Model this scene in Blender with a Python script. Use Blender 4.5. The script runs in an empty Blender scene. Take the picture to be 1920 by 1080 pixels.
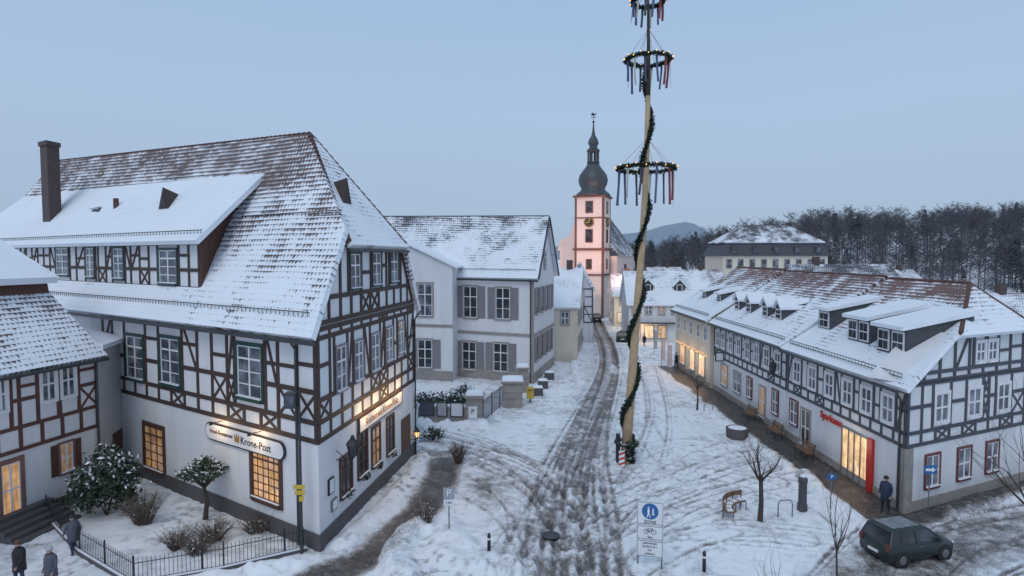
import bpy, bmesh, math, random, numpy as np
from mathutils import Vector, Matrix
random.seed(7); rng=np.random.RandomState(5)
S=bpy.context.scene; COL=S.collection
FP=1150.0; H=12.0; PT=math.atan(60/FP); cp,sp_=math.cos(PT),math.sin(PT)
def ray(px,py):
    a=(px-960)/FP; b=(540-py)/FP
    return Vector((a, cp+b*sp_, -sp_+b*cp))
CAM=Vector((0,0,H))
def G(px,py,z=0):
    r=ray(px,py); k=(z-H)/r.z; return CAM+r*k
def DP(px,py,y):
    r=ray(px,py); return CAM+r*(y/r.y)
def zat(y,py):
    b=(540-py)/FP; return H+y*(b*cp-sp_)/(cp+b*sp_)
UP=Vector((0,0,1))
# ---------------------------------------------------------------- mesh builder
class MB:
    def __init__(s): s.v=[];s.f=[];s.m=[]
    def add(s,vs,fs,mi=0):
        b=len(s.v); s.v+=[tuple(v) for v in vs]
        for f in fs: s.f.append([b+i for i in f]); s.m.append(mi)
        return s
    def hexa(s,p,mi=0): return s.add(p,[(3,2,1,0),(4,5,6,7),(0,1,5,4),(1,2,6,5),(2,3,7,6),(3,0,4,7)],mi)
    def box(s,x0,x1,y0,y1,z0,z1,mi=0):
        return s.hexa([(x0,y0,z0),(x1,y0,z0),(x1,y1,z0),(x0,y1,z0),(x0,y0,z1),(x1,y0,z1),(x1,y1,z1),(x0,y1,z1)],mi)
    def fbox(s,F,u0,u1,z0,z1,n0,n1,mi=0):
        q=F.p; return s.hexa([q(u0,z0,n1),q(u1,z0,n1),q(u1,z0,n0),q(u0,z0,n0),q(u0,z1,n1),q(u1,z1,n1),q(u1,z1,n0),q(u0,z1,n0)],mi)
    def fbeam(s,F,a,b,w,n0,n1,mi=0):
        du,dz=b[0]-a[0],b[1]-a[1]; L=math.hypot(du,dz) or 1; pu,pz=-dz/L*w/2,du/L*w/2
        c=[(a[0]-pu,a[1]-pz),(b[0]-pu,b[1]-pz),(b[0]+pu,b[1]+pz),(a[0]+pu,a[1]+pz)]
        return s.hexa([F.p(u,z,n0) for u,z in c]+[F.p(u,z,n1) for u,z in c],mi)
    def prism(s,poly,vec,mi=0):
        n=len(poly); vec=Vector(vec); a=[Vector(p) for p in poly]; b=[p+vec for p in a]
        return s.add(a+b,[tuple(range(n))[::-1],tuple(range(n,2*n))]+[(i,(i+1)%n,n+(i+1)%n,n+i) for i in range(n)],mi)
    def tube(s,pts,rads,n=6,mi=0):
        pts=[Vector(p) for p in pts]; 
        if not hasattr(rads,'__len__'): rads=[rads]*len(pts)
        b=len(s.v); k=len(pts)
        for i,p in enumerate(pts):
            d=(pts[min(i+1,k-1)]-pts[max(i-1,0)])
            if d.length<1e-6: d=Vector((0,0,1))
            d.normalize(); ref=Vector((1,0,0)) if abs(d.x)<.8 else Vector((0,1,0))
            e=d.cross(ref).normalized(); g=d.cross(e)
            for j in range(n):
                a=2*math.pi*j/n; s.v.append(tuple(p+(e*math.cos(a)+g*math.sin(a))*rads[i]))
        for i in range(k-1):
            for j in range(n):
                s.f.append([b+i*n+j,b+i*n+(j+1)%n,b+(i+1)*n+(j+1)%n,b+(i+1)*n+j]); s.m.append(mi)
        s.f.append([b+j for j in range(n)][::-1]); s.m.append(mi)
        s.f.append([b+(k-1)*n+j for j in range(n)]); s.m.append(mi)
        return s
    def lathe(s,c,prof,n=12,mi=0,rot=0):
        c=Vector(c); b=len(s.v); k=len(prof)
        for r,z in prof:
            for j in range(n):
                a=2*math.pi*j/n+rot; s.v.append((c.x+r*math.cos(a),c.y+r*math.sin(a),c.z+z))
        for i in range(k-1):
            for j in range(n):
                s.f.append([b+i*n+j,b+i*n+(j+1)%n,b+(i+1)*n+(j+1)%n,b+(i+1)*n+j]); s.m.append(mi)
        s.f.append([b+j for j in range(n)][::-1]); s.m.append(mi)
        s.f.append([b+(k-1)*n+j for j in range(n)]); s.m.append(mi)
        return s
    def torus(s,c,R,r,n=32,k=6,mi=0,jit=0):
        b=len(s.v)
        for i in range(n):
            a=2*math.pi*i/n; rr=r*(1+random.uniform(-jit,jit))
            for j in range(k):
                t=2*math.pi*j/k; x=R+rr*math.cos(t)
                s.v.append((c[0]+x*math.cos(a),c[1]+x*math.sin(a),c[2]+rr*math.sin(t)))
        for i in range(n):
            for j in range(k):
                s.f.append([b+i*k+j,b+((i+1)%n)*k+j,b+((i+1)%n)*k+(j+1)%k,b+i*k+(j+1)%k]); s.m.append(mi)
        return s
    def leaves(s,c,R,n,size,mis=(0,),shell=.55):
        c=Vector(c)
        for _ in range(n):
            while True:
                d=Vector((random.gauss(0,1),random.gauss(0,1),random.gauss(0,1)))
                if d.length>.01: break
            d.normalize(); k=shell+(1-shell)*random.random()
            k*=.85+.3*math.sin(d.x*5+c.x)*math.sin(d.y*6+1)*math.cos(d.z*5)
            p=c+Vector((d.x*R[0],d.y*R[1],d.z*R[2]))*k
            e=Vector((random.gauss(0,1),random.gauss(0,1),random.gauss(0,1))).normalized(); g=e.orthogonal().normalized()
            sz=size*random.uniform(.6,1.3); mi=mis[0] if (len(mis)==1 or random.random()>.18 or d.z<0) else mis[1]
            s.add([p-e*sz,p+g*sz*.45,p+e*sz,p-g*sz*.45],[(0,1,2,3)],mi)
        return s
    def mesh(s,name,mats,smooth=False,fix=True):
        me=bpy.data.meshes.new(name); me.from_pydata(s.v,[],s.f)
        if not isinstance(mats,(list,tuple)): mats=[mats]
        for m in mats: me.materials.append(m)
        me.polygons.foreach_set('material_index',s.m)
        if fix:
            bm=bmesh.new(); bm.from_mesh(me); bmesh.ops.recalc_face_normals(bm,faces=bm.faces); bm.to_mesh(me); bm.free()
        if smooth: me.polygons.foreach_set('use_smooth',[True]*len(me.polygons))
        me.update(); return me
W={}
def obj(name,mb,mats,parent=None,smooth=False,fix=True):
    me=mb.mesh(name,mats,smooth,fix) if isinstance(mb,MB) else mb
    o=bpy.data.objects.new(name,me); COL.objects.link(o); W[o]=Vector((0,0,0))
    if parent is not None: o.parent=parent; o.location=-W[parent]
    return o
def tag(o,label=None,cat=None,group=None,kind=None):
    for k,v in (('label',label),('category',cat),('group',group),('kind',kind)):
        if v: o[k]=v
    return o
def thing(name,label,cat,loc=(0,0,0),rotz=0,group=None,local=False):
    o=bpy.data.objects.new(name,None); COL.objects.link(o); o.empty_display_size=.3
    o.location=loc; o.rotation_euler=(0,0,rotz); W[o]=Vector((0,0,0)) if local else Vector(loc)
    return tag(o,label,cat,group)
def dup(root,loc,rotz=0,label=None,group=None,scale=1):
    r=root.copy(); COL.objects.link(r); r.location=loc; r.rotation_euler=(0,0,rotz); r.scale=(scale,)*3
    if label: r['label']=label
    if group: r['group']=group
    for ch in list(root.children):
        c=ch.copy(); COL.objects.link(c); c.parent=r
        for g in list(ch.children):
            d=g.copy(); COL.objects.link(d); d.parent=c
    return r
class Fac:
    def __init__(s,A,B):
        s.A=Vector((A[0],A[1],0)); d=Vector((B[0]-A[0],B[1]-A[1],0)); s.L=d.length; s.u=d.normalized(); s.n=s.u.cross(UP)
    def p(s,u,z,n=0): return s.A+s.u*u+s.n*n+Vector((0,0,z))
    def uz(s,px,py):
        r=ray(px,py); k=(s.A-CAM).dot(s.n)/r.dot(s.n); q=CAM+r*k; return (q-s.A).dot(s.u),q.z
# ---------------------------------------------------------------- materials
def newmat(name):
    m=bpy.data.materials.new(name); m.use_nodes=True; nt=m.node_tree; return m,nt,nt.nodes['Principled BSDF']
def N(nt,t,**k):
    n=nt.nodes.new(t)
    for a,b in k.items(): setattr(n,a,b)
    return n
def mth(nt,op,a,b=0.0,c=None,clamp=False):
    n=N(nt,'ShaderNodeMath',operation=op); n.use_clamp=clamp
    for i,x in enumerate((a,b) if c is None else (a,b,c)):
        if isinstance(x,(int,float)): n.inputs[i].default_value=x
        else: nt.links.new(x,n.inputs[i])
    return n.outputs[0]
def mixc(nt,f,a,b):
    n=N(nt,'ShaderNodeMix',data_type='RGBA')
    for i,x in ((0,f),(6,a),(7,b)):
        if isinstance(x,(int,float)): n.inputs[i].default_value=x
        elif isinstance(x,tuple): n.inputs[i].default_value=x if len(x)==4 else (*x,1)
        else: nt.links.new(x,n.inputs[i])
    return n.outputs[2]
def noise(nt,scale,detail=3,vec=None,rough=.55,dist=0):
    n=N(nt,'ShaderNodeTexNoise'); n.inputs['Scale'].default_value=scale; n.inputs['Detail'].default_value=detail
    n.inputs['Roughness'].default_value=rough; n.inputs['Distortion'].default_value=dist
    if vec is None:
        g=N(nt,'ShaderNodeNewGeometry'); vec=g.outputs['Position']
    nt.links.new(vec,n.inputs['Vector']); return n.outputs['Fac']
def bump(nt,h,strength,dist,b):
    n=N(nt,'ShaderNodeBump'); n.inputs['Strength'].default_value=strength; n.inputs['Distance'].default_value=dist
    nt.links.new(h,n.inputs['Height']); nt.links.new(n.outputs[0],b.inputs['Normal'])
def flat(name,c,rough=.8,var=.25,scale=1.5,bmp=.15,metal=0):
    m,nt,b=newmat(name)
    n1=noise(nt,scale,5); n2=noise(nt,scale*9,3)
    f=mth(nt,'MULTIPLY_ADD',n2,.4,mth(nt,'MULTIPLY',n1,.6),clamp=True)
    f=mth(nt,'MULTIPLY_ADD',f,2.4,-.7,clamp=True)
    d=tuple(x*(1-var) for x in c); l=tuple(min(1,x*(1+var*.5)) for x in c)
    nt.links.new(mixc(nt,f,d,l),b.inputs['Base Color']); b.inputs['Roughness'].default_value=rough; b.inputs['Metallic'].default_value=metal
    if bmp: bump(nt,n2,bmp,.02,b)
    return m
def plaster(name,c,streak=.3):
    m,nt,b=newmat(name); g=N(nt,'ShaderNodeNewGeometry'); mp=N(nt,'ShaderNodeMapping'); mp.inputs['Scale'].default_value=(1,1,.25)
    nt.links.new(g.outputs['Position'],mp.inputs[0])
    n1=noise(nt,1.1,6,mp.outputs[0],.65); n2=noise(nt,9,4)
    sep=N(nt,'ShaderNodeSeparateXYZ'); nt.links.new(g.outputs['Position'],sep.inputs[0])
    low=mth(nt,'MULTIPLY_ADD',sep.outputs[2],-.5,.75,clamp=True)
    f=mth(nt,'MULTIPLY_ADD',n1,2.2,-.85,clamp=True)
    f=mth(nt,'ADD',mth(nt,'MULTIPLY',f,streak),mth(nt,'MULTIPLY',low,mth(nt,'MULTIPLY',n1,.9)),clamp=True)
    nt.links.new(mixc(nt,f,c,tuple(x*.5 for x in c)),b.inputs['Base Color']); b.inputs['Roughness'].default_value=.9; bump(nt,n2,.25,.02,b)
    return m
def snowmat():
    m,nt,b=newmat('snow'); n1=noise(nt,1.3,5); n2=noise(nt,11,4)
    nt.links.new(mixc(nt,n1,(.74,.77,.83),(.86,.88,.92)),b.inputs['Base Color']); b.inputs['Roughness'].default_value=.7
    h=mth(nt,'ADD',n1,mth(nt,'MULTIPLY',n2,.3)); bump(nt,h,.5,.15,b); return m
SNOW=snowmat()
def tiles(name,tc,c0,c1,L,rows=3.4,amp=1.0,pw=1.0):
    m,nt,b=newmat(name); uv=N(nt,'ShaderNodeUVMap'); sep=N(nt,'ShaderNodeSeparateXYZ'); nt.links.new(uv.outputs[0],sep.inputs[0])
    u,v=sep.outputs[0],sep.outputs[1]
    row=mth(nt,'MULTIPLY',v,rows); fr=mth(nt,'FRACT',row); fl=mth(nt,'FLOOR',row)
    col=mth(nt,'FRACT',mth(nt,'MULTIPLY_ADD',u,4.2,mth(nt,'MULTIPLY',fl,.5)))
    g=mth(nt,'ABSOLUTE',mth(nt,'SUBTRACT',col,.5))
    n1=noise(nt,.42,4,None,.6); n2=noise(nt,3.2,4,None,.65)
    cmb=N(nt,'ShaderNodeCombineXYZ'); nt.links.new(mth(nt,'MULTIPLY',u,1.1),cmb.inputs[0]); nt.links.new(mth(nt,'MULTIPLY',fl,7.3),cmb.inputs[1])
    n3=noise(nt,1.0,3,cmb.outputs[0])
    t=mth(nt,'POWER',mth(nt,'DIVIDE',v,L,clamp=True),pw); cov=mth(nt,'MULTIPLY_ADD',t,c1-c0,c0)
    x=mth(nt,'ADD',cov,mth(nt,'MULTIPLY_ADD',n1,1.5*amp,-.75*amp))
    x=mth(nt,'ADD',x,mth(nt,'MULTIPLY_ADD',n2,.8,-.4)); x=mth(nt,'ADD',x,mth(nt,'MULTIPLY_ADD',n3,.6,-.3))
    x=mth(nt,'ADD',x,mth(nt,'MULTIPLY_ADD',fr,-.5,.22)); x=mth(nt,'ADD',x,mth(nt,'MULTIPLY_ADD',g,-.55,.12))
    mask=mth(nt,'MULTIPLY_ADD',x,5.0,-2.0,clamp=True)
    tcol=mixc(nt,n2,tuple(q*.5 for q in tc),tuple(q*1.3 for q in tc)); tcol=mixc(nt,mth(nt,'MULTIPLY',mth(nt,'GREATER_THAN',fr,.86),.6),tcol,(.03,.025,.025))
    tcol=mixc(nt,.06,tcol,(.6,.63,.68))
    sc=mixc(nt,n1,(.76,.79,.85),(.87,.89,.93))
    nt.links.new(mixc(nt,mask,tcol,sc),b.inputs['Base Color']); b.inputs['Roughness'].default_value=.75
    h=mth(nt,'ADD',mth(nt,'MULTIPLY',mth(nt,'SUBTRACT',1,fr),.4),mth(nt,'ADD',mth(nt,'MULTIPLY',mask,.8),mth(nt,'MULTIPLY',n2,.5)))
    bump(nt,h,.7,.10,b); return m
WALLW=plaster('white_plaster',(.74,.74,.75)); WALLC=plaster('cream_plaster',(.70,.64,.54)); WALLG=plaster('grey_plaster',(.50,.50,.52)); WALLP=plaster('pale_render',(.62,.62,.66),.45)
TIMB=flat('dark_brown_timber',(.060,.038,.034),.7); TIMR=flat('red_brown_timber',(.12,.05,.042),.7); TIMG=flat('blue_grey_timber',(.075,.08,.095),.7)
PLINTH=flat('dark_plinth',(.10,.095,.10)); STONE=flat('sandstone',(.34,.31,.29),.9,.35,2); STONER=flat('red_sandstone',(.24,.12,.10)) 
GREEN=flat('green_paint',(.018,.065,.055),.5); BROWN=flat('brown_paint',(.10,.045,.032),.6); WHITE=flat('white_paint',(.78,.78,.79),.5,.1); REDP=flat('dark_red_paint',(.17,.035,.035),.5)
GREYP=flat('grey_shutter_paint',(.25,.23,.25),.6); IRON=flat('black_iron',(.025,.025,.028),.5); METAL=flat('zinc_metal',(.25,.26,.28),.4,metal=.6); DARKM=flat('dark_metal',(.06,.065,.07),.45,metal=.3)
SLATE=flat('slate_cladding',(.07,.075,.085),.6,.4,4,.5); BRICK=flat('soot_brick',(.11,.08,.075),.9,.5,6,.5); TILEW=flat('red_tile_hanging',(.12,.055,.042),.8,.5,5,.6)
RED=flat('red_plastic',(.55,.03,.02),.5,.1); YEL=flat('yellow_paint',(.60,.40,.05),.5,.15); BLUE=flat('blue_sign',(.03,.13,.36),.4,.1); SIGNW=flat('sign_white',(.75,.77,.8),.5,.12); BLACK=flat('black_print',(.02,.02,.02),.6,.1)
WOODP=flat('peeled_wood',(.50,.36,.22),.7,.3,3); WOODB=flat('bench_wood',(.22,.11,.055),.6); BARK=flat('bark',(.07,.055,.045),.9,.4,5,.5); BARKF=flat('haze_tinted_bark',(.115,.112,.125),.95,.3,.1,0); CONF=flat('haze_tinted_conifer',(.07,.085,.09),.95,.3,.1,0)  # BARKF and CONF: far-wood colours lightened to include distance haze
LEAF=flat('evergreen_leaf',(.03,.052,.028),.6,.5,3); LEAF2=flat('conifer_needle',(.03,.045,.036),.7,.5,3); GARL=flat('fir_garland',(.018,.038,.024),.8,.5,6)
GOLD=flat('gilt',(.40,.22,.06),.4,.2); COPPER=flat('slate_dome',(.055,.068,.078),.45,.3,2); CAR=flat('dark_green_car_paint',(.022,.034,.035),.25,.1,2,0); TYRE=flat('rubber',(.02,.02,.02),.8)
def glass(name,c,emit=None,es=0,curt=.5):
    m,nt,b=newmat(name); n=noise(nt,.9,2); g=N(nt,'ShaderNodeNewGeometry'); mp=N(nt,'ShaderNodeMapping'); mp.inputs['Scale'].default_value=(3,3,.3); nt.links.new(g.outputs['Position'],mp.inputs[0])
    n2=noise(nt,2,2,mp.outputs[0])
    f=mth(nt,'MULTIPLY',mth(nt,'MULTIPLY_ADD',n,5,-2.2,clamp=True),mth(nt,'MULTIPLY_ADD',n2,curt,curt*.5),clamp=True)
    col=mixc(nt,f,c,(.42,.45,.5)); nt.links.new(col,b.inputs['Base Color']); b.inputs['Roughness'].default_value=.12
    if emit:
        n3=noise(nt,1.5,2,mp.outputs[0]); n4=noise(nt,3.1,3); ff=mth(nt,'MULTIPLY',mth(nt,'MULTIPLY_ADD',n3,2.6,-.7,clamp=True),mth(nt,'MULTIPLY_ADD',n4,2.4,-.5,clamp=True),clamp=True)
        ec=mixc(nt,ff,tuple(x*.22 for x in emit),emit)
        nt.links.new(ec,b.inputs['Emission Color']); b.inputs['Emission Strength'].default_value=es
    return m
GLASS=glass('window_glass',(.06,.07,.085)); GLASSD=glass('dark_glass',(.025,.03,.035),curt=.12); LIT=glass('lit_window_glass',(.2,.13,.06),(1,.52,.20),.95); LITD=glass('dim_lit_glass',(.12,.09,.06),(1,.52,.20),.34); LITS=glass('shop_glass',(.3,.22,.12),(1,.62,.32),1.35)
def em(name,c,s):
    m,nt,b=newmat(name); b.inputs['Base Color'].default_value=(*c,1); b.inputs['Emission Color'].default_value=(*c,1); b.inputs['Emission Strength'].default_value=s; return m
BULB=em('warm_bulb',(1,.50,.12),1.3); BULBL=em('warm_lamp',(1,.58,.22),1.5)
# ---------------------------------------------------------------- world / light / camera
w=bpy.data.worlds.new("World"); S.world=w; w.use_nodes=True; nt=w.node_tree; bg=nt.nodes['Background']; out=nt.nodes['World Output']
tc=N(nt,'ShaderNodeTexCoord'); sp=N(nt,'ShaderNodeSeparateXYZ'); nt.links.new(tc.outputs['Generated'],sp.inputs[0])
cr=N(nt,'ShaderNodeValToRGB'); e=cr.color_ramp; e.elements[0].position=.0; e.elements[0].color=(.315,.405,.54,1); e.elements[1].position=1; e.elements[1].color=(.34,.455,.61,1)
for p_,c_ in ((.08,(.33,.43,.575,1)),(.22,(.35,.465,.635,1)),(.42,(.305,.435,.625,1))):
    k=e.elements.new(p_); k.color=c_
nz=noise(nt,1.6,5,tc.outputs['Generated'],.5); f=mth(nt,'ADD',sp.outputs[2],mth(nt,'MULTIPLY_ADD',nz,.10,-.05)); nt.links.new(f,cr.inputs[0])
nt.links.new(cr.outputs[0],bg.inputs[0]); bg.inputs[1].default_value=1.14
sky=N(nt,'ShaderNodeTexSky',sky_type='NISHITA'); sky.sun_disc=False; sky.sun_elevation=math.radians(25); sky.sun_rotation=math.radians(220)
b2=N(nt,'ShaderNodeBackground'); nt.links.new(sky.outputs[0],b2.inputs[0]); b2.inputs[1].default_value=.004
ad=N(nt,'ShaderNodeAddShader'); nt.links.new(bg.outputs[0],ad.inputs[0]); nt.links.new(b2.outputs[0],ad.inputs[1]); nt.links.new(ad.outputs[0],out.inputs[0])
sl=bpy.data.lights.new('sun','SUN'); sl.energy=.8; sl.angle=math.radians(40); sl.color=(1,.98,.95); so=bpy.data.objects.new('sun',sl); COL.objects.link(so); so.rotation_euler=(math.radians(40),0,math.radians(-20))
cd=bpy.data.cameras.new('camera'); cam=bpy.data.objects.new('camera',cd); COL.objects.link(cam); cam.location=CAM; cam.rotation_euler=(math.pi/2-PT,0,0)
cd.sensor_width=36; cd.lens=36*FP/1920; cd.clip_end=6000; cd.clip_start=.1; S.camera=cam
S.view_settings.view_transform='Standard'; S.view_settings.look='None'; S.view_settings.exposure=0
def lamp(loc,e,c=(1,.65,.3),r=.15,typ='POINT',to=None,ang=60):
    l=bpy.data.lights.new('lamp_light',typ); l.energy=e; l.color=c; l.shadow_soft_size=r
    o=bpy.data.objects.new('lamp_light',l); COL.objects.link(o); o.location=loc
    if typ=='SPOT':
        l.spot_size=math.radians(ang); l.spot_blend=.8; o.rotation_euler=(Vector(to)-Vector(loc)).to_track_quat('-Z','Y').to_euler()
    return o
# ---------------------------------------------------------------- facade helpers
def win(F,u,z,w,h,par,cas=WHITE,pane=GLASS,shut=None,cols=2,rows=3,cw=.12,sash=True,sn=True,sm=None):
    m=MB(); u0,u1,z0,z1=u-w/2,u+w/2,z-h/2,z+h/2; o=.07
    m.fbox(F,u0-cw,u0,z0-cw,z1+cw,-.02,o); m.fbox(F,u1,u1+cw,z0-cw,z1+cw,-.02,o); m.fbox(F,u0,u1,z1,z1+cw,-.02,o); m.fbox(F,u0,u1,z0-cw,z0,-.02,o+.06)
    mats=[cas]
    if sn: m.fbox(F,u0-.02,u1+.02,z0,z0+.035,.065,o+.075,1); mats.append(SNOW)
    wo=obj('window',m,mats,par)
    obj('pane',MB().fbox(F,u0,u1,z0,z1,-.02,.012),pane,wo)
    if sash:
        m=MB(); t=.035; m.fbox(F,u0,u0+t*1.6,z0,z1,.013,.045); m.fbox(F,u1-t*1.6,u1,z0,z1,.013,.045); m.fbox(F,u0,u1,z1-t*1.6,z1,.014,.044); m.fbox(F,u0,u1,z0,z0+t*1.6,.014,.044)
        for i in range(1,cols): uu=u0+w*i/cols; k=t*(1.3 if i*2==cols else .6); m.fbox(F,uu-k,uu+k,z0,z1,.013,.043)
        for i in range(1,rows): zz=z0+h*i/rows; k=t*(1.2 if i==rows-1 else .6); m.fbox(F,u0,u1,zz-k,zz+k,.013,.040)
        obj('sash',m,sm or WHITE,wo)
    if shut:
        sw=w/2
        for a in (u0-cw-.02-sw,u1+cw+.02):
            m=MB(); m.fbox(F,a,a+sw,z0-.05,z1+.05,.01,.05)
            for i in range(9): zz=z0+(h)*(i+.4)/9; m.fbox(F,a+.06,a+sw-.06,zz,zz+h*.055,.05,.065)
            obj('shutter',m,shut,wo)
    return (u0-cw,u1+cw,z0-cw,z1+cw)
def winp(F,px,py,wp,hp,par,**k):
    ua=F.uz(px-wp/2,py)[0]; ub=F.uz(px+wp/2,py)[0]; za=F.uz(px,py-hp/2)[1]; zb=F.uz(px,py+hp/2)[1]
    return win(F,(ua+ub)/2,(za+zb)/2,abs(ub-ua),abs(za-zb),par,**k)
def timber(F,u0,u1,zs,wins,par,mat,sp=1.15,br=.4,lim=None,bw=.17,seed=1,n1=.035):
    rnd=random.Random(seed); m=MB(); q=[0]
    def dep(): q[0]+=1; return n1+.0015*(q[0]%5)
    def span(z): return lim(z) if lim else (u0,u1)
    for z in zs:
        a,b=span(z); cuts=sorted([(w[0],w[1]) for w in wins if w[2]<z-.02<w[3]]); x=a
        for c0,c1 in cuts:
            if c0>x and c0<b: m.fbox(F,x,c0,z-bw/2,z+bw/2,-.01,n1+.008)
            x=max(x,c1)
        if b>x: m.fbox(F,x,b,z-bw/2,z+bw/2,-.01,n1+.008)
    for za,zb in zip(zs[:-1],zs[1:]):
        h=zb-za; inw=[w for w in wins if w[2]<zb-.1 and w[3]>za+.1]
        n=max(1,round((u1-u0)/sp)); us=[u0+(u1-u0)*i/n for i in range(n+1)]
        us=[x for x in us if not any(w[0]-.35<x<w[1]+.35 for w in inw)]
        for w in inw: us+=[w[0]-bw/2,w[1]+bw/2]
        us=sorted(x for x in us if u0-.01<=x<=u1+.01)
        for x in us:
            a,b=za,zb
            if lim:
                ok=[za+(zb-za)*k/12 for k in range(13) if lim(za+(zb-za)*k/12)[0]<=x<=lim(za+(zb-za)*k/12)[1]]
                if len(ok)<2: continue
                a,b=ok[0],ok[-1]
            xx=min(max(x,u0+bw/2),u1-bw/2); m.fbox(F,xx-bw/2,xx+bw/2,a,b,-.01,dep())
        for a,b in zip(us[:-1],us[1:]):
            wdt=b-a; mid=(a+b)/2
            if wdt<.45 or any(w[0]<mid<w[1] for w in inw): continue
            if lim:
                l0=lim(zb); 
                if not(l0[0]<=a and b<=l0[1]): continue
            r=rnd.random()
            if h>1.3:
                if r<br: m.fbeam(F,(a+.08,za),(b-.08,zb),bw*.8,-.01,dep()) if rnd.random()<.5 else m.fbeam(F,(b-.08,za),(a+.08,zb),bw*.8,-.01,dep())
                if rnd.random()<.8: zz=za+h*rnd.choice([.42,.5,.55]); m.fbox(F,a,b,zz-bw*.42,zz+bw*.42,-.01,dep())
            elif r<br*.45:
                m.fbeam(F,(a,za),(b,zb),bw*.6,-.01,dep()); m.fbeam(F,(b,za),(a,zb),bw*.6,-.01,dep())
    if lim:
        k=10; z0,z1=zs[0],zs[-1]
        for s_ in (0,1):
            pts=[(lim(z0+(z1-z0)*i/k)[s_],z0+(z1-z0)*i/k) for i in range(k+1)]
            if abs(pts[0][0]-pts[-1][0])>.05: m.fbeam(F,pts[0],pts[-1],bw*1.1,-.01,n1+.012)
    return obj('timber_frame',m,mat,par)
def roof(name,pts,mat,par,th=.2,ed=None,p0=None):
    pts=[Vector(p) for p in pts]; n=(pts[1]-pts[0]).cross(pts[2]-pts[0]).normalized()
    if n.z<0: n=-n
    e=(pts[1]-pts[0]) if ed is None else Vector(ed); e=(e-n*e.dot(n)).normalized(); v=n.cross(e)
    if v.z<0: v=-v
    m=MB(); m.prism([p-n*th*.4 for p in pts],n*th); me=m.mesh(name,mat); uv=me.uv_layers.new(name='UVMap'); p0=pts[0] if p0 is None else Vector(p0)
    for l in me.loops:
        q=me.vertices[l.vertex_index].co-p0; uv.data[l.index].uv=(q.dot(e),q.dot(v))
    return obj(name,me,None,par)
def guard(p,q,par,h=.22,step=.22):
    p,q=Vector(p),Vector(q); m=MB(); d=(q-p); L=d.length; d.normalize(); n=int(L/step); z=Vector((0,0,1))
    for hh in (.05,h): m.tube([p+z*hh,q+z*hh],.022,4)
    for i in range(n+1): a=p+d*(i*step); m.tube([a,a+z*h],.016,3)
    return obj('snow_guard',m,IRON,par)
def textmesh(s,size,M,mat,par=None,name='lettering',ext=.008,align='CENTER'):
    c=bpy.data.curves.new(name,'FONT'); c.body=s; c.size=size; c.extrude=ext; c.align_x=align; c.align_y='CENTER'; c.resolution_u=2
    t=bpy.data.objects.new('t',c); COL.objects.link(t); bpy.context.view_layer.update()
    me=bpy.data.meshes.new_from_object(t.evaluated_get(bpy.context.evaluated_depsgraph_get())); bpy.data.objects.remove(t)
    me.transform(M); me.materials.clear(); me.materials.append(mat); me.name=name; return obj(name,me,None,par)
def FM(F,u,z,n,tilt=0):
    p=F.p(u,z,n); x,y,zz=F.u,UP,F.n
    M=Matrix(((x.x,y.x,zz.x,p.x),(x.y,y.y,zz.y,p.y),(x.z,y.z,zz.z,p.z),(0,0,0,1))); return M@Matrix.Rotation(tilt,4,'Z')
def downpipe(F,u,z0,z1,par,mat=DARKM): return obj('downpipe',MB().tube([F.p(u,z0,.12),F.p(u,z1-.4,.12),F.p(u,z1,.4)],.055,6),mat,par)
# ================================================================ GROUND
def vnoise(x,y,sc,seed):
    r=np.random.RandomState(seed).rand(256,256); X=x*sc+300;Y=y*sc+300; xi=np.floor(X).astype(int);yi=np.floor(Y).astype(int);fx=X-xi;fy=Y-yi
    fx=fx*fx*(3-2*fx);fy=fy*fy*(3-2*fy); g=lambda a,b:r[a%256,b%256]
    return (g(xi,yi)*(1-fx)+g(xi+1,yi)*fx)*(1-fy)+(g(xi,yi+1)*(1-fx)+g(xi+1,yi+1)*fx)*fy
def sst(a,b,x): t=np.clip((x-a)/(b-a),0,1); return t*t*(3-2*t)
xs=np.arange(-27,42,.10); ys=[17.0]
while ys[-1]<150: ys.append(ys[-1]+.09+max(0,(ys[-1]-28))*.006)
ys=np.array(ys); X,Y=np.meshgrid(xs,ys); x=X.ravel();y=Y.ravel()
def smooth_path(px,world=False):
    Pp=[(p if world else tuple(G(*p)[:2])) for p in px]; Pp=np.array(Pp); out=[]
    for i in range(len(Pp)-1):
        a=Pp[max(i-1,0)];b=Pp[i];c=Pp[i+1];d=Pp[min(i+2,len(Pp)-1)]
        for t in np.linspace(0,1,5)[:-1]: out.append(.5*((2*b)+(c-a)*t+(2*a-5*b+4*c-d)*t*t+(3*b-a-3*c+d)*t**3))
    out.append(Pp[-1]); return np.array(out)
def pdist(Pp):
    best=np.full(x.shape,1e9); sg=np.zeros(x.shape)
    lo=Pp.min(0)-4; hi=Pp.max(0)+4; I=np.where((x>lo[0])&(x<hi[0])&(y>lo[1])&(y<hi[1]))[0]; xx=x[I];yy=y[I]; bb=np.full(xx.shape,1e9); ss=np.zeros(xx.shape)
    for a,b in zip(Pp[:-1],Pp[1:]):
        d=b-a; L2=(d**2).sum()+1e-9; t=np.clip(((xx-a[0])*d[0]+(yy-a[1])*d[1])/L2,0,1); qx=xx-a[0]-t*d[0];qy=yy-a[1]-t*d[1]; r=np.hypot(qx,qy)
        s_=np.sign(d[0]*qy-d[1]*qx); k=r<bb; bb[k]=r[k]; ss[k]=s_[k]
    best[I]=bb; sg[I]=ss; return best,sg
main=[(1060,1130),(1058,1080),(1060,1000),(1068,930),(1082,860),(1110,780),(1135,720),(1143,680),(1137,645),(1125,620),(1118,603)]
dark=np.zeros(x.shape); hgt=np.zeros(x.shape)
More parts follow.
